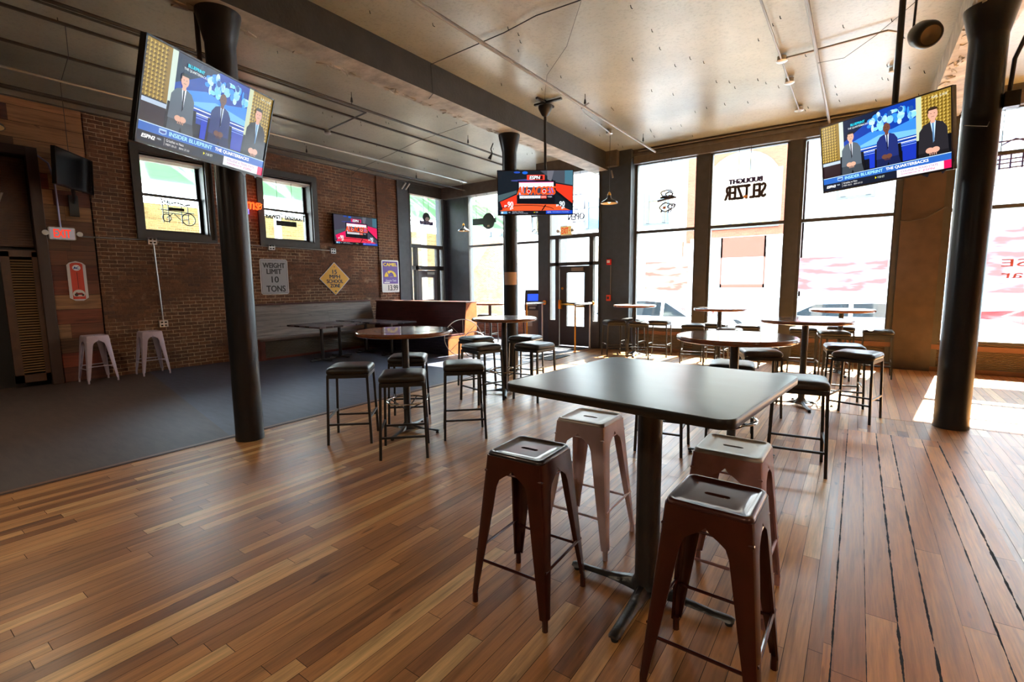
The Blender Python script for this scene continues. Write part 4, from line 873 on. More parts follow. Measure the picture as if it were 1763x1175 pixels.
def cassette(c, pinkish=False):
    red = (.93, .22, .13) if not pinkish else (.95, .10, .38); red2 = (.95, .35, .18) if not pinkish else (.95, .2, .3)
    r_ = c.rect; r_(0, 0, 16, 9, (.09, .12, .15) if not pinkish else (.28, .27, .33), 0)
    c.poly([(0, 2.6), (4, 4.4), (4, 5.0), (0, 4.0)], (.28, .36, .38), 1); c.poly([(9, 9), (16, 9), (16, 5.9), (12.4, 6.6)], (.28, .30, .34), 1); c.poly([(10.5, 9), (12, 9), (11.4, 6.8), (10.6, 7.2)], (.42, .42, .46), 2); c.poly([(14.3, 9), (16, 9), (16, 6.0), (14.3, 6.3)], (.28, .45, .52), 2)
    c.poly([(2.8, 7.1), (2.9, 6.9), (6.5, 6.7), (9, 6.8), (6, 7.3)], (.25, .28, .55), 2); c.ell(5.8, 8.6, .6, .3, (.12, .4, .85), 2); c.ell(4.1, 8.7, .7, .2, (.15, .3, .7), 2)
    c.poly([(12.4, 6.3), (16, 5.7), (16, 2.2), (12.4, 4.6)], red, 2); c.poly([(12.4, 4.4), (16, 1.6), (16, 2.2), (12.4, 5.0)], (.06, .07, .09), 3)
    c.poly([(.4, 2.6), (4.0, 4.1), (4.0, 2.2), (1.0, .9)], red, 2); c.poly([(.2, .7), (4, 2.2), (12.5, 2.0), (15.6, .7)], red2, 2)
    pts = [(2.6+6*math.cos(a)*1.0+3.4, .8+1.0*math.sin(a)) for a in [PI*i/16 for i in range(17)]]
    for p, q in zip(pts, pts[1:]): c.poly([p, q, (q[0], q[1]+.14), (p[0], p[1]+.14)], (.1, .06, .06), 4)
    c.poly([(9.3, .75), (9.6, .75), (10.4, 1.95), (10.1, 1.95)], (.1, .06, .06), 4)
    r_(6.2, 7.1, 10.0, 8.15, (.93, .25, .18) if not pinkish else (.9, .1, .4), 4); r_(6.7, 7.2, 9.6, 8.0, (.25, .06, .07), 5); c.text('ESPN', 6.8, 7.25, 8.9, 7.95, (.95, .95, .97), 6, shear=.15, bold=.05)
    c.poly([(4.1, 2.2), (12.2, 2.0), (12.3, 6.9), (4.2, 6.95)], (.06, .07, .10), 5); r_(4.5, 5.6, 11.9, 6.6, (.97, .96, .98), 6); r_(4.5, 6.55, 11.9, 6.68, (.95, .3, .6), 7)
    r_(4.5, 3.9, 11.9, 5.6, (.25, .24, .32), 6); r_(4.5, 4.0, 5.6, 5.6, (.75, .72, .88), 7); r_(10.9, 4.0, 11.9, 5.6, (.55, .45, .85), 7)
    for u in (6.6, 9.9): c.ell(u, 4.75, .36, .36, (.85, .12, .12), 8); c.ring(u, 4.75, .42, .42, .09, (.95, .95, .95), 11)
    r_(4.6, 3.3, 9.1, 3.85, (.95, .95, .96), 7); c.text('COACH McPUGH TRYOUT', 4.9, 3.42, 8.9, 3.7, (.3, .3, .35), 8); r_(9.2, 3.25, 10.4, 3.85, (.92, .3, .22), 7); c.text('ESPN', 9.3, 3.4, 10.3, 3.7, (.95, .9, .9), 8); c.text('+NBA', 10.6, 3.45, 11.6, 3.75, (.85, .85, .9), 8)
    c.text('ALL ACCESS', 4.1, 4.05, 12.2, 5.75, (.95, .33, .10), 10, shear=.12, bold=.09)
    for u, v, s, sc in ((1.3, 1.3, 1.0, (.97, .92, .92)), (12.5, 1.35, .95, (.88, .92, .95))):
        c.text('go', u, v+.2, u+.6*s, v+.65*s, sc, 8, bold=.03); c.text('90', u+.75*s, v+.2*s, u+1.9*s, v+1.35*s, sc, 8, bold=.05); c.text('go', u+1.2*s, v-.35*s, u+1.9*s, v+.15*s, sc, 8, bold=.03)
    r_(0, 0, 16, .72, (.07, .08, .12), 9); r_(.5, .1, 1.9, .62, (.35, .6, .8), 10); c.ell(.85, .36, .22, .22, (.85, .9, .9), 11); c.text('NBA', 2.2, .28, 2.6, .5, (.8, .8, .85), 10); c.text('Thunder vs Rockets', 3.0, .4, 5.4, .62, (.85, .85, .88), 10); c.text('ESPN / Watch Thunder-Rockets', 3.0, .12, 6.4, .3, (.75, .75, .8), 10)
    c.poly([(7.7, .25), (7.7, .5), (7.95, .37)], (.9, .9, .1), 10); c.text('7:30', 8.05, .27, 8.5, .5, (.85, .9, .85), 10); r_(10.3, 0, 16, .72, (.10, .28, .75), 10); c.text('ESPN', 10.6, .25, 11.4, .5, (.9, .92, .97), 11); c.text('Greensburg vs Tuscaloosa', 11.7, .3, 15.2, .5, (.85, .9, .97), 11)
def television(label, center, rot, w_, draw, es, arm=None, bez=None):
    h = w_/1.74; bz = .012
    t = thing('television', label, 'television', center, rot=rot)
    m = MB(); m.box(-w_/2, w_/2, 0, .045, -h/2, h/2); m.box(-w_*.36, w_*.36, .045, .075, -h*.38, h*.2); m.build('casing', [tv_black], t, smooth=False, bevel=.004)
    m = MB(); 
    for a, b_, c_, d_ in ((-w_/2, w_/2, h/2-bz, h/2), (-w_/2, w_/2, -h/2, -h/2+bz*1.6), (-w_/2, -w_/2+bz, -h/2, h/2), (w_/2-bz, w_/2, -h/2, h/2)): m.box(a, b_, -.012, 0, c_, d_)
    m.build('bezel', [bez or tv_black], t, smooth=False)
    if draw:
        c = Canvas(w_-2*bz, h-2.6*bz); draw(c); s_ = c.build('screen', 'screen', t, es=es); s_.location = (0, -.001, .3*bz)
    else: MB().box(-w_/2+bz, w_/2-bz, -.004, 0, -h/2+bz, h/2-bz).build('screen', [tv_off], t, smooth=False)
    return t
brn = mat('brushed_bronze_bezel', s2l((.30, .24, .2)), .3, .7)
t = television('large television on the left column showing a studio talk show', (-4.327, 1.952, 2.909), (R(15.5), 0, R(112.8)), 1.24, studio, 1.0)
iv = t.matrix_basis.inverted()
m = MB(); m.tube([iv @ Vector((-4.89, 2.32, 2.95)), (0, .1, 0), (0, .06, 0)], .03, 8); m.box(-.15, .15, .07, .085, -.15, .15); m.build('wall_arm', [black_metal], t)
t = television('television on a ceiling pole by the middle column showing a red cassette graphic', (-4.36, 6.82, 3.01), (R(4), 0, R(35)), 1.23, cassette, 1.1, bez=brn)
iv = t.matrix_basis.inverted()
m = MB(); m.tube([iv @ Vector((-4.25, 6.95, CZ)), iv @ Vector((-4.25, 6.95, 3.0))], .022, 12); m.build('ceiling_pole', [black_metal], t)
m = MB(); m.tube([iv @ Vector((-4.25, 6.95, 3.02)), (0, .06, 0)], .025, 8); m.box(-.18, .18, .07, .085, -.12, .12); m.build('bracket', [black_metal], t)
m = MB(); mt_ = iv; 
m.lathe([(.03, 4.2), (.055, 4.22), (.10, 4.30), (.11, 4.33), (.11, 4.36)], -4.25, 6.95, 20, mx=iv); m.box(-4.45, -3.95, 6.93, 6.97, 4.40, 4.43, mx=iv); m.box(-4.27, -4.23, 6.7, 7.2, 4.40, 4.43, mx=iv); m.build('ceiling_mount', [black_metal], t)
t = television('television hanging at upper right showing three seated presenters', (.094, 6.265, 2.881), (R(9.4), 0, R(-34.9)), 1.24, studio, 1.25, bez=brn)
iv = t.matrix_basis.inverted()
m = MB(); m.tube([iv @ Vector((.19, 6.42, CZ)), iv @ Vector((.19, 6.42, 2.9))], .028, 12); m.build('ceiling_pole', [black_metal], t)
m = MB(); m.tube([iv @ Vector((.19, 6.42, 2.92)), (0, .06, 0)], .025, 8); m.box(-.18, .18, .07, .085, -.12, .12); m.build('bracket', [black_metal], t)
t = television('television flat on the brick wall right of the second small window', (-10.45, 7.93, 2.92), (0, 0, R(87)), 1.27, lambda c: cassette(c, True), .9)
MB().box(-.2, .2, .07, .135, -.15, .15).build('wall_bracket', [black_metal], t, smooth=False)
t = television('switched-off television on the planked wall above the red exit sign', (-10.0, 2.42, 3.34), (R(3), 0, R(140)), .95, None, 0)
iv = t.matrix_basis.inverted()
m = MB(); m.tube([(0, .06, -.1), iv @ Vector((-10.3, 2.45, 3.0)), iv @ Vector((-10.57, 2.5, 2.95))], .025, 8); m.build('wall_arm', [black_metal], t)
m = MB(); m.box(-10.597, -10.57, 2.44, 2.56, 2.72, 3.06, mx=iv); m.build('wall_plate', [black_metal], t, smooth=False)

# ================================================================== SIGNS AND WALL THINGS
def plate(name, label, cat, loc, rz, w_, h, draw, th=.012, tilt=0, rough=.4, back=None, group=None, uw=None, vh=None, outline=None, tilt_r=0):
    t = thing(name, label, cat, loc, rot=(tilt, tilt_r, rz), group=group)
    m = MB(); ol = outline or rsq(w_/2, min(w_, h)*.07, 0, 5, h/2)
    m.rings([[(p[0], 0, p[1]) for p in ol], [(p[0], th, p[1]) for p in ol]]); m.build('plate', [back or steel], t, smooth=False)
    c = Canvas(w_, h, uw or 10., vh or 10*h/w_); draw(c); c.build('face', parent=t, rough=rough)
    return t
def d_weight(c):
    H = c.vh; c.rect(.3, .3, 9.7, H-.3, (.60, .60, .62), 0); k_ = (.12, .12, .13)
    for a, b, w0, w1 in (('WEIGHT', H-3.0, 1.1, 8.9), ('LIMIT', H-5.1, 2.3, 7.6), ('10', H-8.1, 3.9, 6.4), ('TONS', .9, 1.9, 8.7)):
        hh = 1.7 if a in ('WEIGHT', 'LIMIT') else 2.1
        c.text(a, w0, b, w1, b+hh, k_, 2, bold=.09)
    for u0, v0, u1, v1 in ((.25, .25, 9.75, .38), (.25, H-.38, 9.75, H-.25), (.25, .25, .38, H-.25), (9.62, .25, 9.75, H-.25)): c.rect(u0, v0, u1, v1, k_, 1)
plate('road_sign', 'white weight limit ten tons road sign on the brick wall', 'sign', (-10.58, 5.80, 1.755), R(90), .63, .77, d_weight)
def d_zone(c):
    c.poly([(.15, 5), (5, .15), (9.85, 5), (5, 9.85)], (.86, .62, .10), 0); k_ = (.15, .12, .05)
    c.text('15', 4.3, 6.5, 5.7, 7.7, k_, 2, bold=.07); c.text('MPH', 3.3, 5.1, 6.7, 6.2, k_, 2, bold=.07); c.text('SCHOOL', 2.3, 3.7, 7.7, 4.8, k_, 2, bold=.07); c.text('ZONE', 3.4, 2.35, 6.6, 3.45, k_, 2, bold=.07)
    c.ell(5, 8.6, .15, .15, (.3, .25, .1), 2); c.ell(5.1, 1.2, .35, .25, (.4, .3, .15), 2)
plate('road_sign', 'yellow diamond fifteen mph school zone sign on the brick wall', 'sign', (-10.58, 7.33, 1.715), R(90), .85, .81, d_zone, uw=10, vh=10, outline=[(-.425, 0), (0, -.405), (.425, 0), (0, .405)])
def d_camel(c):
    H = c.vh; c.rect(.2, .2, 9.8, H-.2, (.90, .88, .84), 0); c.rect(.6, 3.9, 9.4, H-.5, (.36, .20, .56), 1)
    y_ = (.95, .80, .15); c.text('CAMEL', 1.1, H-2.6, 8.9, H-1.2, y_, 2, bold=.12)
    c.ell(5, 7.0, 3.5, 2.9, y_, 2, 24, 0, PI); p_ = (.36, .20, .56)
    c.poly([(3.6, 7.1), (3.7, 8.1), (3.2, 8.5), (3.1, 9.1), (2.6, 9.2), (2.5, 9.5), (3.2, 9.6), (3.5, 9.2), (3.6, 8.6), (4.3, 8.4), (4.9, 8.9), (5.5, 9.1), (6.1, 8.8), (6.7, 8.2), (6.9, 7.3), (6.8, 6.0), (6.5, 6.0), (6.5, 7.1), (5.9, 7.2), (4.6, 7.1), (4.5, 6.0), (4.2, 6.0), (4.1, 7.1)], p_, 3)
    for q in (3.9, 6.2): c.rect(q, 5.7, q+.25, 7.2, p_, 3)
    c.text('Genuine Taste', 2.0, 4.9, 8.2, 5.9, (.93, .9, .93), 3, shear=.2); c.rect(1.2, 4.15, 4.4, 4.7, (.9, .88, .86), 3)
    c.text('13.99', 3.6, .8, 9.2, 3.3, (.1, .1, .1), 2, bold=.1)
plate('price_sign', 'purple and yellow cigarette price sign with a camel at the brick wall end', 'sign', (-10.54, 9.06, 1.785), R(90), .60, .87, d_camel)
def d_therm(c):
    H = c.vh; r_ = (.80, .25, .18)
    c.poly([(1.6, 1.6), (8.4, 1.6), (8.4, H-2), (7.2, H-1.1), (5, H-.9), (2.8, H-1.1), (1.6, H-2)], r_, 1); c.ell(5, H-4.4, 2.2, 2.0, (.9, .9, .92), 3); c.text('AC', 3.5, H-5.3, 6.5, H-3.6, (.1, .25, .6), 4, bold=.15)
    c.rect(4.85, 9.0, 5.15, H-7.5, (.15, .08, .08), 3)
    for i in range(10): c.rect(3.6, 9.3+i*1.1, 4.2, 9.4+i*1.1, (.4, .1, .1), 3); c.rect(5.8, 9.3+i*1.1, 6.4, 9.4+i*1.1, (.4, .1, .1), 3)
    c.ell(5, 5.2, 3.3, 2.9, (.85, .83, .80), 3); c.rect(2.2, 2.4, 7.8, 3.4, r_, 4); c.poly([(2.6, 5.0), (3.6, 6.4), (4.6, 5.9), (6.6, 6.0), (7.8, 4.6), (2.6, 4.2)], (.55, .12, .1), 5); c.ell(3.5, 4.6, 1.0, 1.0, (.15, .12, .12), 6); c.ell(7.0, 4.4, .7, .7, (.15, .12, .12), 6)
ol = [(-.12, -.27), (-.05, -.32), (.05, -.32), (.12, -.27), (.12, .27), (.08, .31), (.0, .335), (-.08, .31), (-.12, .27)]
plate('thermometer_sign', 'red and white metal thermometer sign on the planked wall', 'sign', (-10.58, 2.44, 1.66), R(90), .24, .66, d_therm, outline=ol, back=mat('white_enamel', s2l((.85, .82, .82)), .35), th=.02)
# exit signs
def exit_sign(label, loc, rz, w_, h, face, letters, heads=True, arrow=False):
    t = thing('exit_sign', label, 'exit sign', loc, rz)
    m = MB(); ol = rsq(w_/2, .02, 0, 5, h/2); m.rings([[(p[0], 0, p[1]) for p in ol], [(p[0], .04, p[1]) for p in ol]]); m.build('housing', [white_p], t, smooth=False)
    c = Canvas(w_*.92, h*.88, 10, 5); c.rect(0, 0, 10, 5, face, 1); c.text('EXIT', 1.6 if not arrow else .8, .7, 8.4 if not arrow else 7.4, 4.3, letters, 3, bold=.16)
    if arrow: c.poly([(8.1, 1.8), (8.1, 3.2), (9.3, 2.5)], letters, 3)
    c.build('face', 'screen', t, es=.9)
    if heads:
        for s in (-1, 1):
            m = MB(); m.lathe([(.02, -.05), (.035, -.03), (.042, .02), (.04, .03)], 0, 0, 14, mx=Matrix.Translation((s*(w_/2+.045), -.01, .0)) @ Matrix.Rotation(R(90), 4, 'X')); m.build('lamp_head', [white_p], t)
    return t
exit_sign('lit red exit sign on the planked wall below the switched-off television', (-10.55, 2.31, 2.43), R(90), .33, .20, (.50, .45, .45), (1.0, .25, .18))
exit_sign('tan exit sign with red letters hanging above the entrance door', (-5.80, YD-.078, 2.80), 0, .30, .22, (.85, .70, .42), (.90, .22, .12), arrow=True)
# outlets and conduit on the brick wall
t0 = None
for y, z, lb in ((3.545, 2.39, 'quad outlet box under the first small window'), (5.77, 2.40, 'quad outlet box under the second small window'), (7.31, 2.39, 'quad outlet box left under the wall television'), (3.60, .87, 'quad outlet box at the foot of the vertical conduit')):
    if t0 is None:
        t0 = thing('outlet_box', lb, 'outlet', (-10.55, y, z), R(90), 'quad outlet boxes on the brick wall')
        MB().box(-.07, .07, 0, .05, -.06, .06).build('box', [steel], t0, smooth=False)
        m = MB(); [m.box(u-.018, u+.018, -.004, 0, v-.014, v+.014) for u in (-.03, .03) for v in (-.028, .028)]; m.build('sockets', [tv_black], t0, smooth=False)
    else: dup(t0, (-10.55, y, z), R(90), lb)
def pipe(label, pts, r, mt, name='conduit', cat='pipe', group=None):
    o = MB().tube(pts, r, 8).build(name, [mt]); tag(o, label, cat, group); return o
X = -10.575
pipe('thin horizontal conduit on the brick wall from the exit sign past the column', [(X, 2.55, 2.40), (X, 5.05, 2.42)], .012, galv)
pipe('thin horizontal conduit under the second small window', [(X, 5.2, 2.42), (X, 7.25, 2.40)], .012, galv)
pipe('vertical conduit down the brick wall from the first outlet box', [(X, 3.56, 2.34), (X, 3.60, .93)], .013, galv)
pipe('bent conduit rising from the red exit sign to the doorway head', [(X, 2.30, 2.52), (X, 2.29, 3.3), (X, 2.24, 3.52), (X, 2.12, 3.62), (X, 1.6, 3.66)], .014, mat('lavender_conduit', s2l((.55, .52, .62)), .35, .6))
o = MB().lathe([(.0, 0), (.05, 0), (.05, .03), (.03, .05), (0, .05)], 0, 0, 14, mx=Matrix.Translation((-10.6, 4.97, 2.16)) @ Matrix.Rotation(R(90), 4, 'Y')).build('junction_box', [galv]); tag(o, 'small round junction cap on the brick wall left of the column', 'fitting')

# unlit and lit neon signs
def neon(name, label, loc, rz, build_, cat='neon sign'):
    t = thing(name, label, cat, loc, rz); build_(t); return t
def nb(t, w_, h, uw, vh, draw, mt_kind='paint', es=1, name='tubing', th=.012):
    c = Canvas(w_, h, uw, vh); draw(c)
    # give the flat shapes real thickness
    o = c.build(name, mt_kind, t, es=es); s_ = o.modifiers.new('thick', 'SOLIDIFY'); s_.thickness = th; s_.offset = 0; return o
def wires(t, pts, r=.005, mt=black_metal, name='hanging_wire'):
    m = MB()
    for a, b in pts: m.tube([a, b], r, 6)
    return m.build(name, [mt], t)
def d_red(c):
    c.text('ms', 0, .8, 8.5, 6.5, (1, .30, .10), 1, shear=.1, bold=.25); c.ring(9.4, 4.0, 1.2, 2.6, .45, (1, .35, .12), 1, 12); c.poly([(7.5, 3.0), (8, 2.4), (11, 5.6), (10.6, 6.0)], (1, .4, .15), 1)
t = neon('neon_sign', 'glowing red neon lettering left of the second small window', (-10.52, 5.43, 3.24), R(90), lambda t: nb(t, .34, .2, 11, 7.5, d_red, 'screen', 2.4))
m = MB(); m.box(-.2, -.12, -.0, .03, -.18, -.08); m.build('blue_tube', [mat('blue_neon', (0, 0, .1), .3, emis=(.15, .12, 1), es=2.5)], t, smooth=False)
l = bpy.data.lights.new('neon_glow', 'POINT'); l.energy = 3; l.color = (1, .15, .05); l.shadow_soft_size = .1; lo = bpy.data.objects.new('neon_glow', l); COL.objects.link(lo); lo.location = (-10.35, 5.43, 3.24)
K = (.10, .09, .10)
def bike(t):
    m = MB(); N = 20
    for cx, r_ in ((-.17, .07), (.2, .115)):
        m.tube([(cx+r_*math.cos(2*PI*i/N), 0, -.15+r_*math.sin(2*PI*i/N)) for i in range(N+1)], .009, 6)
    for x in (-.22, -.13, .09, .2): m.tube([(x, .012, .2), (x, .012, -.24)], .008, 6)
    m.tube([(-.22, 0, -.05), (.22, 0, -.07)], .008); m.tube([(-.2, 0, .15), (.26, 0, .12)], .008); m.tube([(-.17, 0, -.15), (-.05, 0, -.05), (.06, 0, -.17), (.2, 0, -.15)], .008); m.tube([(-.26, 0, .0), (.3, 0, -.03)], .008)
    m.tube([(-.2, 0, .17), (-.1, 0, .11), (.02, 0, .16), (.14, 0, .1), (.24, 0, .14)], .011); m.tube([(-.24, 0, .2), (-.2, 0, .1), (-.1, 0, .09), (-.12, 0, .18)], .009)
    m.build('tubing', [mat('dead_neon', s2l((.16, .13, .14)), .3)], t)
    m = MB(); m.box(-.13, .13, -.01, .03, .0, .05); m.build('transformer', [tv_black], t, smooth=False)
neon('neon_sign', 'unlit neon bicycle sign hanging in the first small window', (-10.70, 4.03, 3.0), R(90), bike)
def travel(t):
    nb(t, 1.0, .16, 10, 1.6, lambda c: c.text('Thousand Travelers', 0, .2, 10, 1.5, K, 1, mirror=True, bold=.05)); MB().box(-.2, .28, -.0, .03, -.2, -.09).build('transformer', [tv_black], t, smooth=False)
    wires(t, [((-.15, 0, .86), (-.15, 0, -.1)), ((.2, 0, .86), (.2, 0, -.1))])
neon('neon_sign', 'unlit mirrored script neon hanging in the second small window', (-10.68, 6.18, 3.10), R(90), travel)
def leftdoor(t):
    nb(t, .6, .5, 6, 5, lambda c: (c.ell(3, 3.1, 1.5, 1.5, (.14, .15, .2), 1), c.ell(3.4, 2.6, .9, .7, (.85, .85, .85), 2), c.rect(.3, 1.0, 5.7, 2.1, (.25, .24, .45), 3), c.text('TWISTED', .6, 1.2, 5.4, 1.9, (.8, .8, .88), 4, mirror=True), c.rect(1.4, .6, 4.6, .8, (.25, .24, .45), 3))); wires(t, [((-.1, 0, .0), (-.1, 0, .7)), ((.1, 0, .0), (.1, 0, .7))])
neon('neon_sign', 'dark round-topped window sign above the glazed side door', (-10.52, 10.48, 3.45), R(90), leftdoor)
def keysign(t):
    nb(t, .86, .5, 8.6, 5, lambda c: (c.rect(0, 1.7, 4.6, 3.5, (.22, .30, .28), 1), c.ell(5.8, 2.5, 2.2, 2.3, (.22, .30, .28), 2), c.rect(5.4, .9, 6.2, 1.4, (.8, .75, .6), 3), c.rect(7.4, 2.0, 8.5, 3.2, (.22, .30, .28), 1)), th=.03)
    wires(t, [((.1, 0, .2), (.1, 0, 1.0)), ((-.3, 0, .05), (-.3, 0, 1.0))])
neon('window_sign', 'dark green guitar-shaped sign hanging in the left wing window', (-8.86, YL-.2, 3.33), 0, keysign, 'sign')
def ribbon(t):
    m = MB()
    m.tube([(-.09, 0, .2), (-.09, 0, -.2), (0, 0, -.12), (.09, 0, -.2), (.09, 0, .2), (-.09, 0, .2)], .015, 6); m.tube([(-.05, 0, .2), (-.05, 0, -.1)], .005, 6); m.build('tubing', [tv_black], t)
    MB().box(-.12, .12, -.01, .02, .2, .26).build('transformer', [frame_dark], t, smooth=False); wires(t, [((-.1, 0, .25), (-.1, 0, 1.2)), ((.1, 0, .25), (.1, 0, 1.2))])
neon('neon_sign', 'unlit ribbon-shaped neon below the pole-hung television', (-7.15, YL-.2, 3.12), 0, ribbon)
def opensign(t):
    nb(t, .42, .2, 8, 4, lambda c: (c.text('OPEN', 0, .5, 8, 3.6, (.2, .17, .3), 1, mirror=True, bold=.1)), th=.015)
    m = MB(); 
    for z0, z1, a, b in ((.17, .42, -.3, .22), (.5, .75, -.1, .16)): m.tube([(a, 0, z0), (b, 0, z0), (b, 0, z1), (a, 0, z1), (a, 0, z0)], .012, 6)
    m.tube([(-.05, 0, .1), (.02, 0, .14), (.03, 0, .18)], .010); m.tube([(-.1, 0, -.12), (.2, 0, -.12), (.18, 0, -.2), (-.06, 0, -.2), (-.1, 0, -.12)], .012, 6)
    m.build('tubing', [mat('violet_dead_neon', s2l((.2, .16, .35)), .3)], t)
    c = Canvas(.4, .2, 8, 4); c.text('BOURBON', .2, 2.2, 7.8, 3.8, (.2, .17, .2), 1, mirror=True, bold=.05); c.text('LOUNGE', .8, .3, 7.4, 1.9, (.2, .17, .2), 1, mirror=True, bold=.05); o = c.build('lettering', parent=t); o.location = (-.04, 0, .295)
    wires(t, [((-.2, .0, -.05), (-.2, .0, 1.06)), ((.1, 0, .4), (.1, 0, 1.06))])
neon('neon_sign', 'unlit open neon hanging above the tan exit sign', (-5.50, YD-.12, 3.10), 0, opensign)
def cowboy(t):
    m = MB(); rr = random.Random(5)
    def loop(cx, cz, a, b, seed, r_=.013):
        q = random.Random(seed); N = 22; m.tube([(cx+a*math.cos(2*PI*i/N)*(1+.12*math.sin(5*i+seed)), 0, cz+b*math.sin(2*PI*i/N)*(1+.1*math.cos(4*i))) for i in range(N+1)], r_, 6)
    loop(0, .14, .13, .065, 1); loop(.05, .11, .07, .05, 2); loop(-.02, -.15, .12, .09, 3); loop(.1, -.14, .07, .05, 4); loop(.15, -.12, .035, .02, 5)
    m.tube([(-.2, 0, -.01), (0, 0, .02), (.2, 0, .04)], .022, 6); m.tube([(-.1, 0, -.2), (-.12, 0, -.25)], .018, 6); m.tube([(.05, 0, -.2), (.03, 0, -.27)], .012, 6); m.tube([(.1, 0, -.2), (.09, 0, -.26)], .012, 6)
    m.tube([(-.06, .0, .15), (-.06, 0, .88)], .005, 6); m.tube([(.08, .0, .15), (.08, 0, .88)], .005, 6)
    m.build('tubing', [mat('navy_dead_neon', s2l((.15, .13, .22)), .3)], t)
    MB().box(-.14, .16, -.005, .02, .035, .075).build('hat_brim', [tv_black], t, smooth=False)
    MB().box(-.08, -.02, .0, .03, -.18, -.13).build('tag', [mat('orange_tag', s2l((.8, .5, .3)), .5)], t, smooth=False)
neon('neon_sign', 'unlit outline neon of a hat over an animal in the first tall window', (-3.46, YW-.16, 3.30), 0, cowboy)
def seltzer(t):
    nb(t, .78, .30, 10, 4, lambda c: c.text('SELTZER', .3, .2, 9.7, 3.8, (.22, .17, .16), 1, mirror=True, bold=.19), th=.03, name='lower_lettering')
    o = nb(t, .60, .09, 10, 2, lambda c: c.text('BUDLIGHT', 0, 0, 10, 2, (.24, .20, .40), 1, mirror=True, bold=.2), th=.02, name='upper_lettering'); o.location = (0, 0, .215)
    MB().box(-.02, .06, -.03, .0, -.12, -.07).build('tag', [mat('orange_tag_b', s2l((.85, .6, .35)), .5)], t, smooth=False)
    wires(t, [((-.13, 0, .25), (-.13, 0, .9)), ((.08, 0, .25), (.08, 0, .9))])
neon('neon_sign', 'unlit mirrored seltzer lettering sign in the second tall window', (-1.93, YW-.14, 3.30), 0, seltzer)
def lattice(t):
    m = MB()
    for z, a, b in ((.25, -.25, .25), (.05, -.3, .35), (-.02, -.3, .38), (-.08, -.28, .36), (-.15, -.2, .25)): m.tube([(a, 0, z), (b, 0, z+.02)], .012, 6)
    for x in (-.2, -.08, .05, .17, .3): m.tube([(x, 0, -.16), (x, 0, .07)], .012, 6)
    m.tube([(.3, 0, .18), (.22, 0, .02), (.3, 0, .18)], .014); m.tube([(-.2, 0, .2), (-.05, 0, .28), (.12, 0, .2)], .012)
    m.build('tubing', [mat('indigo_dead_neon', s2l((.25, .22, .5)), .3)], t)
    MB().box(-.3, .14, -.02, .02, .06, .11).build('transformer', [frame_dark], t, smooth=False)
    wires(t, [((.1, 0, .1), (.1, 0, .8)), ((-.2, 0, .1), (-.2, 0, .8)), ((.2, 0, -.15), (.1, 0, -.6))])
neon('neon_sign', 'unlit lattice neon sign in the window right of the right column', (1.86, YW-.14, 3.38), 0, lattice)
# films and posters on the glass
def poster(label, x0, x1, z0, z1, mt, frame=None, txt=None, y=YW-.03):
    t = thing('window_poster', label, 'poster', ((x0+x1)/2, y, (z0+z1)/2)); w_, h = x1-x0, z1-z0
    if frame:
        m = MB(); f = frame; m.box(-w_/2, w_/2, -.001, .001, h/2-f*3.4, h/2); m.box(-w_/2, w_/2, -.001, .001, -h/2, -h/2+f*.6); m.box(-w_/2, -w_/2+f*.3, -.001, .001, -h/2, h/2); m.box(w_/2-f*.3, w_/2, -.001, .001, -h/2, h/2); m.build('sheet', [mt], t, smooth=False)
    else: MB().box(-w_/2, w_/2, -.001, .001, -h/2, h/2).build('sheet', [mt], t, smooth=False)
    if txt:
        c = Canvas(w_*.7, h*.3, 10, 4)
        for i, s in enumerate(txt): c.text(s, .5, 2.4-i*2.2, 9.5, 3.8-i*2.2, (.72, .38, .45), 3, mirror=True, shear=.1*i)
        c.build('lettering', parent=t).location = (0, 0, -h*.15)
poster('translucent white banner behind the seltzer lettering', -2.56, -1.30, 2.72, 3.72, film_white)
poster('faded pink poster low on the first tall window', -3.95, -3.0, 1.36, 2.0, film_pink)
poster('pink framed poster on the second tall window', -2.36, -1.52, 1.42, 2.44, film_frame, frame=.12)
poster('pale plum poster on the third tall window', -.95, .40, 1.35, 1.98, film_plum)
poster('large plum poster with mirrored script right of the right column', 1.5, 3.2, 1.32, 2.42, film_plum, txt=['HOUSE', 'Budlevar'])
# fire alarm and pull station, notice
t = thing('fire_alarm', 'red fire alarm strobe on the pillar right of the entrance', 'alarm', (-4.70, YD-.05, 2.02)); 
MB().box(-.055, .055, 0, .045, -.065, .065).build('body', [mat('alarm_red', s2l((.85, .12, .10)), .35)], t, smooth=False, bevel=.006); MB().box(-.03, .03, -.02, 0, -.02, .04).build('strobe', [white_p], t, smooth=False)
t = thing('pull_station', 'orange-red fire pull station below the strobe', 'alarm', (-4.70, YD-.05, 1.20)); 
MB().box(-.05, .05, 0, .045, -.07, .07).build('body', [mat('pull_red', s2l((.88, .32, .22)), .4)], t, smooth=False, bevel=.006); MB().box(-.022, .022, -.012, 0, -.03, .03).build('handle', [frame_dark], t, smooth=False)
pipe('thin conduit joining the fire alarm to its pull station', [(-4.66, YD-.015, 1.94), (-4.66, YD-.015, 1.28)], .009, grey_pipe)
m = MB(); N = 12; cx, cy, r_ = -5.02, 7.03, .1285
a0 = math.atan2(-cy, -cx); rs = [[(cx+(r_+e)*math.cos(a0-.95+1.9*i/N), cy+(r_+e)*math.sin(a0-.95+1.9*i/N), z) for i in range(N+1)] for z, e in ((1.53, 0), (1.53, .002), (1.75, .002), (1.75, 0))]
m.rings(rs, closed=False, cap0=False, cap1=False); o = m.build('paper_notice', [mat('paper', s2l((.78, .68, .62)), .8)]); tag(o, 'paper notice wrapped round the middle column', 'notice')

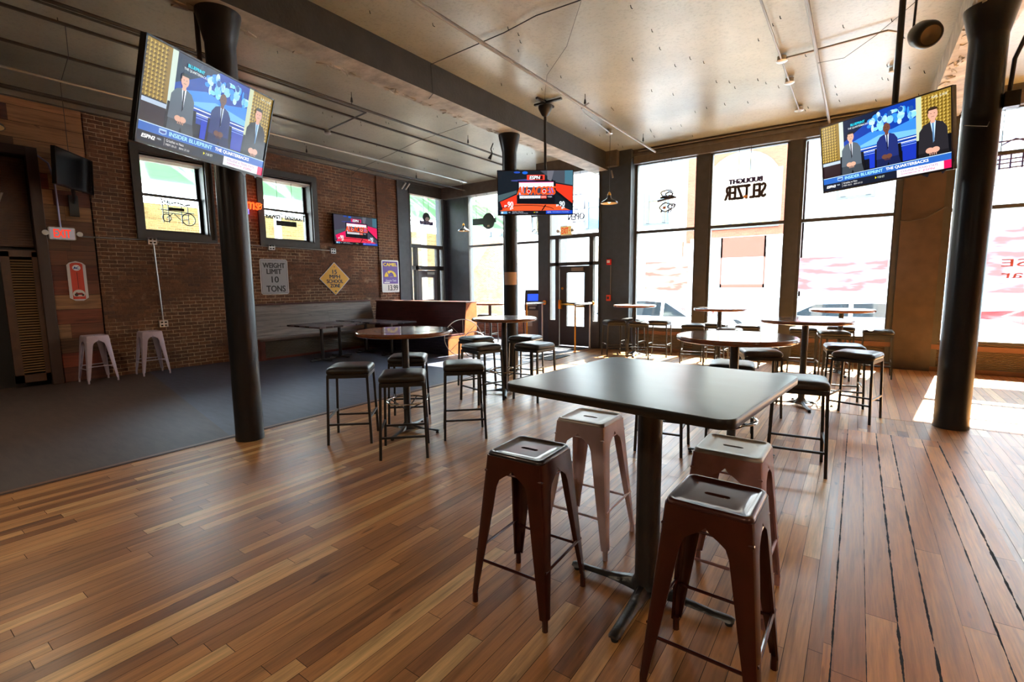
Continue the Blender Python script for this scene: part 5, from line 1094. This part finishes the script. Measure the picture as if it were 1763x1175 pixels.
# ================================================================== CEILING SERVICES
pipe('long paired ceiling pipe running towards the windows right of the beam', [(-3.62, -4, 4.25), (-3.62, 10.3, 4.25)], .022, grey_pipe)
pipe('thinner companion pipe beside the long paired ceiling pipe', [(-3.70, 2.2, 4.31), (-3.70, 10.0, 4.31)], .013, grey_pipe)
pipe('dark ceiling pipe over the gap left of the beam', [(-6.42, -5, 4.26), (-6.42, 9.1, 4.26)], .020, dark_pipe)
pipe('dark conduit beside the dark ceiling pipe left of the beam', [(-6.85, -5, 4.40), (-6.85, 5.5, 4.40), (-8.1, 5.65, 4.40)], .014, dark_pipe)
pipe('bright galvanised pipe running along the left ceiling', [(-8.95, -4, 4.33), (-8.95, 10.5, 4.33)], .020, galv)
pipe('dark pipe next to the brick wall under the left ceiling', [(-9.55, -4, 4.28), (-9.55, 11.1, 4.28)], .018, dark_pipe)
pipe('thin dark conduit closest to the top of the brick wall', [(-10.3, -4, 4.36), (-10.3, 10.6, 4.36)], .012, dark_pipe)
pipe('left of the two ceiling conduits towards the third tall window', [(-.98, -2, 4.38), (-.98, 9.8, 4.38)], .013, grey_pipe)
pipe('right, thicker ceiling pipe towards the third tall window', [(-.59, -2, 4.33), (-.59, 10.6, 4.33)], .022, grey_pipe)
pipe('bent conduit crossing to the lamp box above the right television', [(-.98, 7.45, 4.40), (-.75, 7.45, 4.40), (.10, 7.35, 4.39), (.2, 7.45, 4.38), (.22, 8.7, 4.38)], .013, galv)
pipe('bent conduit to the right pendant lamp', [(-3.66, 7.3, 4.38), (-3.86, 7.45, 4.38), (-3.92, 7.65, 4.38), (-4.02, 8.9, 4.38)], .012, galv)
pipe('conduit along the header above the tall windows', [(-4.1, YW-.2, 4.40), (.6, YW-.2, 4.40)], .012, grey_pipe)
pipe('conduit along the header of the left wing windows', [(-10.0, YL-.15, 4.30), (-6.7, YL-.15, 4.30)], .02, grey_pipe)
cable_m = mat('black_cable', (.02, .02, .02), .5)
def cable(label, pts, r=.006): pipe(label, pts, r, cable_m, 'cable', 'cable')
cable('black cable drooping across the ceiling towards the beam', [(-2.2, 4.7, 4.43), (-2.5, 4.78, 4.43), (-3.0, 4.72, 4.41), (-3.5, 4.82, 4.42), (-4.1, 4.84, 4.41), (-4.75, 4.9, 4.42), (-4.745, 4.92, 4.06), (-4.9, 5.0, 4.055)])
cable('thin cable from the ceiling cross to the television mount', [(-2.5, 4.8, 4.43), (-3.0, 5.4, 4.35), (-3.7, 6.1, 4.42), (-4.2, 6.85, 4.42)], .003)
cable('thin looped cable over the left ceiling bay', [(-5.2, 6.9, 4.41), (-6.2, 7.0, 4.40), (-7.4, 7.2, 4.42), (-8.6, 7.5, 4.40), (-10.2, 7.9, 4.40), (-10.56, 7.95, 4.3), (-10.56, 7.9, 3.28)], .004)
cable('thin cable hanging from the far left ceiling to the switched-off television', [(-7.2, 1.8, 4.40), (-8.0, 2.0, 4.36), (-9.3, 2.2, 4.40), (-10.55, 2.5, 4.36), (-10.55, 2.5, 3.6)], .004)
cable('drooping cable by the right television pole', [(-.59, 7.6, 4.3), (-.3, 7.3, 4.18), (0, 6.9, 4.2), (.3, 6.7, 4.35), (.5, 6.6, 4.42)], .003)
cable('cable from the right column to the right television', [(1.0, 6.83, 3.2), (.9, 6.5, 2.98), (.7, 6.2, 2.95)], .003)
cable('cord strung along the brick wall top', [(-10.5, 6.6, 4.25), (-10.5, 7.6, 4.22), (-10.5, 8.6, 4.24), (-10.5, 9.6, 4.27), (-10.3, 11.2, 4.30)], .004)
cable('cord swagged across the header to the entrance pillar', [(-6.4, 10.42, 4.05), (-5.8, 10.38, 3.98), (-5.2, 10.38, 4.0), (-4.5, 10.38, 4.08), (-4.1, 10.5, 4.3)], .004)
cable('cable swagged between the two edges of the brown pillar', [(.46, YW-.13, 2.56), (.62, YW-.15, 2.52), (.85, YW-.15, 2.56), (1.08, YW-.12, 2.72)], .005)
pipe('thick black conduit down the right side of the right column', [(1.20, 6.35, 4.44), (1.18, 6.42, 4.0), (1.07, 6.68, 3.6), (1.06, 6.70, 3.3)], .018, cable_m)
o = MB().box(1.02, 1.13, 6.62, 6.72, 3.16, 3.30).build('junction_box', [tv_black], smooth=False); tag(o, 'black junction box on the right column', 'fitting')
def jbox(label, x, y, z=CZ):
    t = thing('ceiling_box', label, 'fitting', (x, y, z), 0, 'round ceiling junction boxes')
    m = MB(); m.lathe([(.055, 0), (.055, -.05), (.06, -.055), (.07, -.06), (.05, -.075), (.02, -.08)][::-1], 0, 0, 18); m.build('cap', [galv], t, angle=50); return t
j = jbox('round ceiling box in the left bay beside the dark conduit', -8.25, 5.72, 4.43)
dup(j, (-4.05, 8.95, 4.43), 0, 'round ceiling box above the right pendant lamp'); dup(j, (-9.2, 10.6, 4.43), 0, 'round ceiling box above the left pendant lamp'); dup(j, (.22, 8.75, 4.43), 0, 'round ceiling box above the right television')
dup(j, (-.98, 8.3, 4.43), 0, 'small ceiling box midway along the left window-side conduit'); dup(j, (-.98, 9.7, 4.43), 0, 'small ceiling box at the end of the left window-side conduit')
dup(j, (-.98, 7.45, 4.43), 0, 'small ceiling box where the bent conduit branches off')
# sprinkler hangers
hs = None
for i, (x, y, z, lb) in enumerate(((-6.42, 4.9, 4.30, 'pipe hanger on the dark pipe nearer the left column'), (-6.42, 7.6, 4.30, 'pipe hanger on the dark pipe nearer the windows'), (-3.62, 7.1, 4.30, 'pipe hanger on the long paired pipe above the pole-hung television'), (-3.62, 9.6, 4.30, 'pipe hanger at the window end of the long paired pipe'), (-9.55, 6.1, 4.31, 'pipe hanger on the pipe beside the brick wall'), (-9.55, 9.2, 4.31, 'pipe hanger near the wing end of the brick wall pipe'))):
    if hs is None:
        hs = thing('pipe_hanger', lb, 'fitting', (x, y, z), 0, 'threaded rod pipe hangers'); m = MB(); m.tube([(0, 0, -.04), (0, 0, .15)], .005, 6); m.build('rod', [black_metal], hs); m = MB(); m.lathe([(.008, .0), (.02, .01), (.014, .06), (.006, .08)], 0, 0, 10); m.build('clevis', [black_metal], hs)
    else: dup(hs, (x, y, z), 0, lb)
# pendants
def pendant(label, x, y, z):
    t = thing('pendant_lamp', label, 'lamp', (x, y, z), 0, 'dark barn pendant lamps')
    prof = [(.165, .0), (.16, .025), (.12, .055), (.06, .085), (.035, .12), (.03, .16)]
    m = MB(); m.lathe(prof, 0, 0, 32, 0, False); m.lathe([(r_-.004, z_+.001) for r_, z_ in prof], 0, 0, 32, 1, False); m.lathe([(.165, 0), (.161, .001)], 0, 0, 32, 0, False); m.build('shade', [bronze, shade_in], t, angle=60)
    m = MB(); m.lathe([(.032, .155), (.034, .17), (.022, .2), (.012, .22)], 0, 0, 18); m.build('socket_cap', [brass], t, angle=60)
    m = MB(); m.tube([(0, 0, .21), (0, 0, 4.38-z)], .004, 6); m.build('cord', [cable_m], t)
    m = MB(); m.lathe([(.001, -.0), (.03, .02), (.035, .05), (.02, .09), (.015, .12)], 0, 0, 14); m.build('bulb', [mat('warm_bulb', (1, .8, .5), .3, emis=(1, .75, .45), es=3)], t, angle=60)
    return t
p = pendant('barn pendant lamp hanging before the dark pillar right of the entrance', -4.05, 9.0, 3.08)
dup(p, (-9.2, 10.62, 3.04), 0, 'barn pendant lamp hanging in the far left corner by the side door')
# ceiling speaker
t = thing('horn_speaker', 'dark oval speaker hanging from the ceiling at upper right', 'speaker', (.37, 6.6, 3.95), rot=(R(0), R(0), R(25)))
m = MB(); prof = [(.0, .0), (.035, .0), (.05, .04), (.09, .09), (.12, .17), (.125, .28), (.11, .33), (.09, .335), (.0, .30)]
mx = Matrix.Translation((0, .16, .12)) @ Matrix.Rotation(R(118), 4, 'X') @ Matrix.Diagonal((1, 1, 1, 1))
m.lathe(prof, 0, 0, 28, 0, False, mx); m.build('shell', [mat('speaker_shell', (.03, .028, .025), .3, .2)], t, angle=60)
m = MB(); m.lathe([(.0, .315), (.085, .338)], 0, 0, 24, 0, False, mx); m.build('grille', [mat('speaker_grille', s2l((.45, .38, .3)), .5, .3)], t)
m = MB(); m.tube([(0, .16, .12), (0, .14, .5)], .012, 8); m.box(-.03, .03, .1, .2, .48, .5); m.build('bracket', [black_metal], t)
# wall-top spot brackets
t = thing('spot_lights', 'pair of small angled spotlights at the top of the slate wall strip', 'light', (-10.5, 9.62, 4.2))
for q in (-.08, .06):
    m = MB(); m.tube([(0, q, 0), (.12, q+.05, .16)], .03, 10); m.build('spot', [galv], t)
pipe('short pipe stub under the beam end by the entrance pillar', [(-4.62, 10.35, 4.02), (-4.58, 10.35, 3.86)], .02, grey_pipe)
o = MB().tube([(-6.3, 8.25, 4.42), (-6.32, 8.2, 4.30), (-6.25, 8.15, 4.2), (-6.3, 8.12, 4.08)], [.012, .012, .014, .04], 10).build('ceiling_microphone', [black_metal]); tag(o, 'small black fixture dangling from the ceiling left of the middle column', 'fitting')
pipe('vertical conduit up the left side of the left column', [(-5.16, 2.25, 2.0), (-5.16, 2.25, 4.3)], .022, dark_pipe)

# unseen fill lamps added behind the viewpoint to brighten the foreground
for i, (x, y) in enumerate(((-7.5, -1.5), (-3.5, -1.2), (.2, -1.5), (3.6, .5), (-7.8, 1.0))):
    dup(p, (x, y, 3.3), 0, ('added fill lamp in a barn pendant shade, unseen over the dark floor at the rear', 'added fill lamp in a barn pendant shade, unseen over the rear wood floor, second from the wall', 'added fill lamp in a barn pendant shade, unseen over the rear middle', 'added fill lamp in a barn pendant shade, unseen over the rear right', 'added fill lamp in a barn pendant shade, unseen over the dark floor by the plank wall')[i], scale=(2, 2, 1))
    l = bpy.data.lights.new('fill_light', 'AREA'); l.shape = 'DISK'; l.size = .3; l.energy = FILL; l.color = (1, .80, .58); l.spread = R(170)
    lo = bpy.data.objects.new('fill_light', l); COL.objects.link(lo); lo.location = (x, y, 3.28)

rr = random.Random(11); m = MB()
for i in range(110):
    x, y = rr.uniform(-4.5, .6), rr.uniform(1.2, 10.3); m.tube([(x, y, CZ+.01), (x+.01, y, CZ-.03), (x+.02, y+rr.uniform(-.02, .02), CZ-.035)], .004, 5)
for i in range(40):
    x, y = rr.uniform(-10, -5.4), rr.uniform(1.5, 10.3); m.tube([(x, y, CZ+.01), (x+.01, y, CZ-.03)], .004, 5)
o = m.build('ceiling_hooks', [rubber]); tag(o, 'scattered tiny nails and hooks left in the ceiling', 'hooks'); o['kind'] = 'stuff'
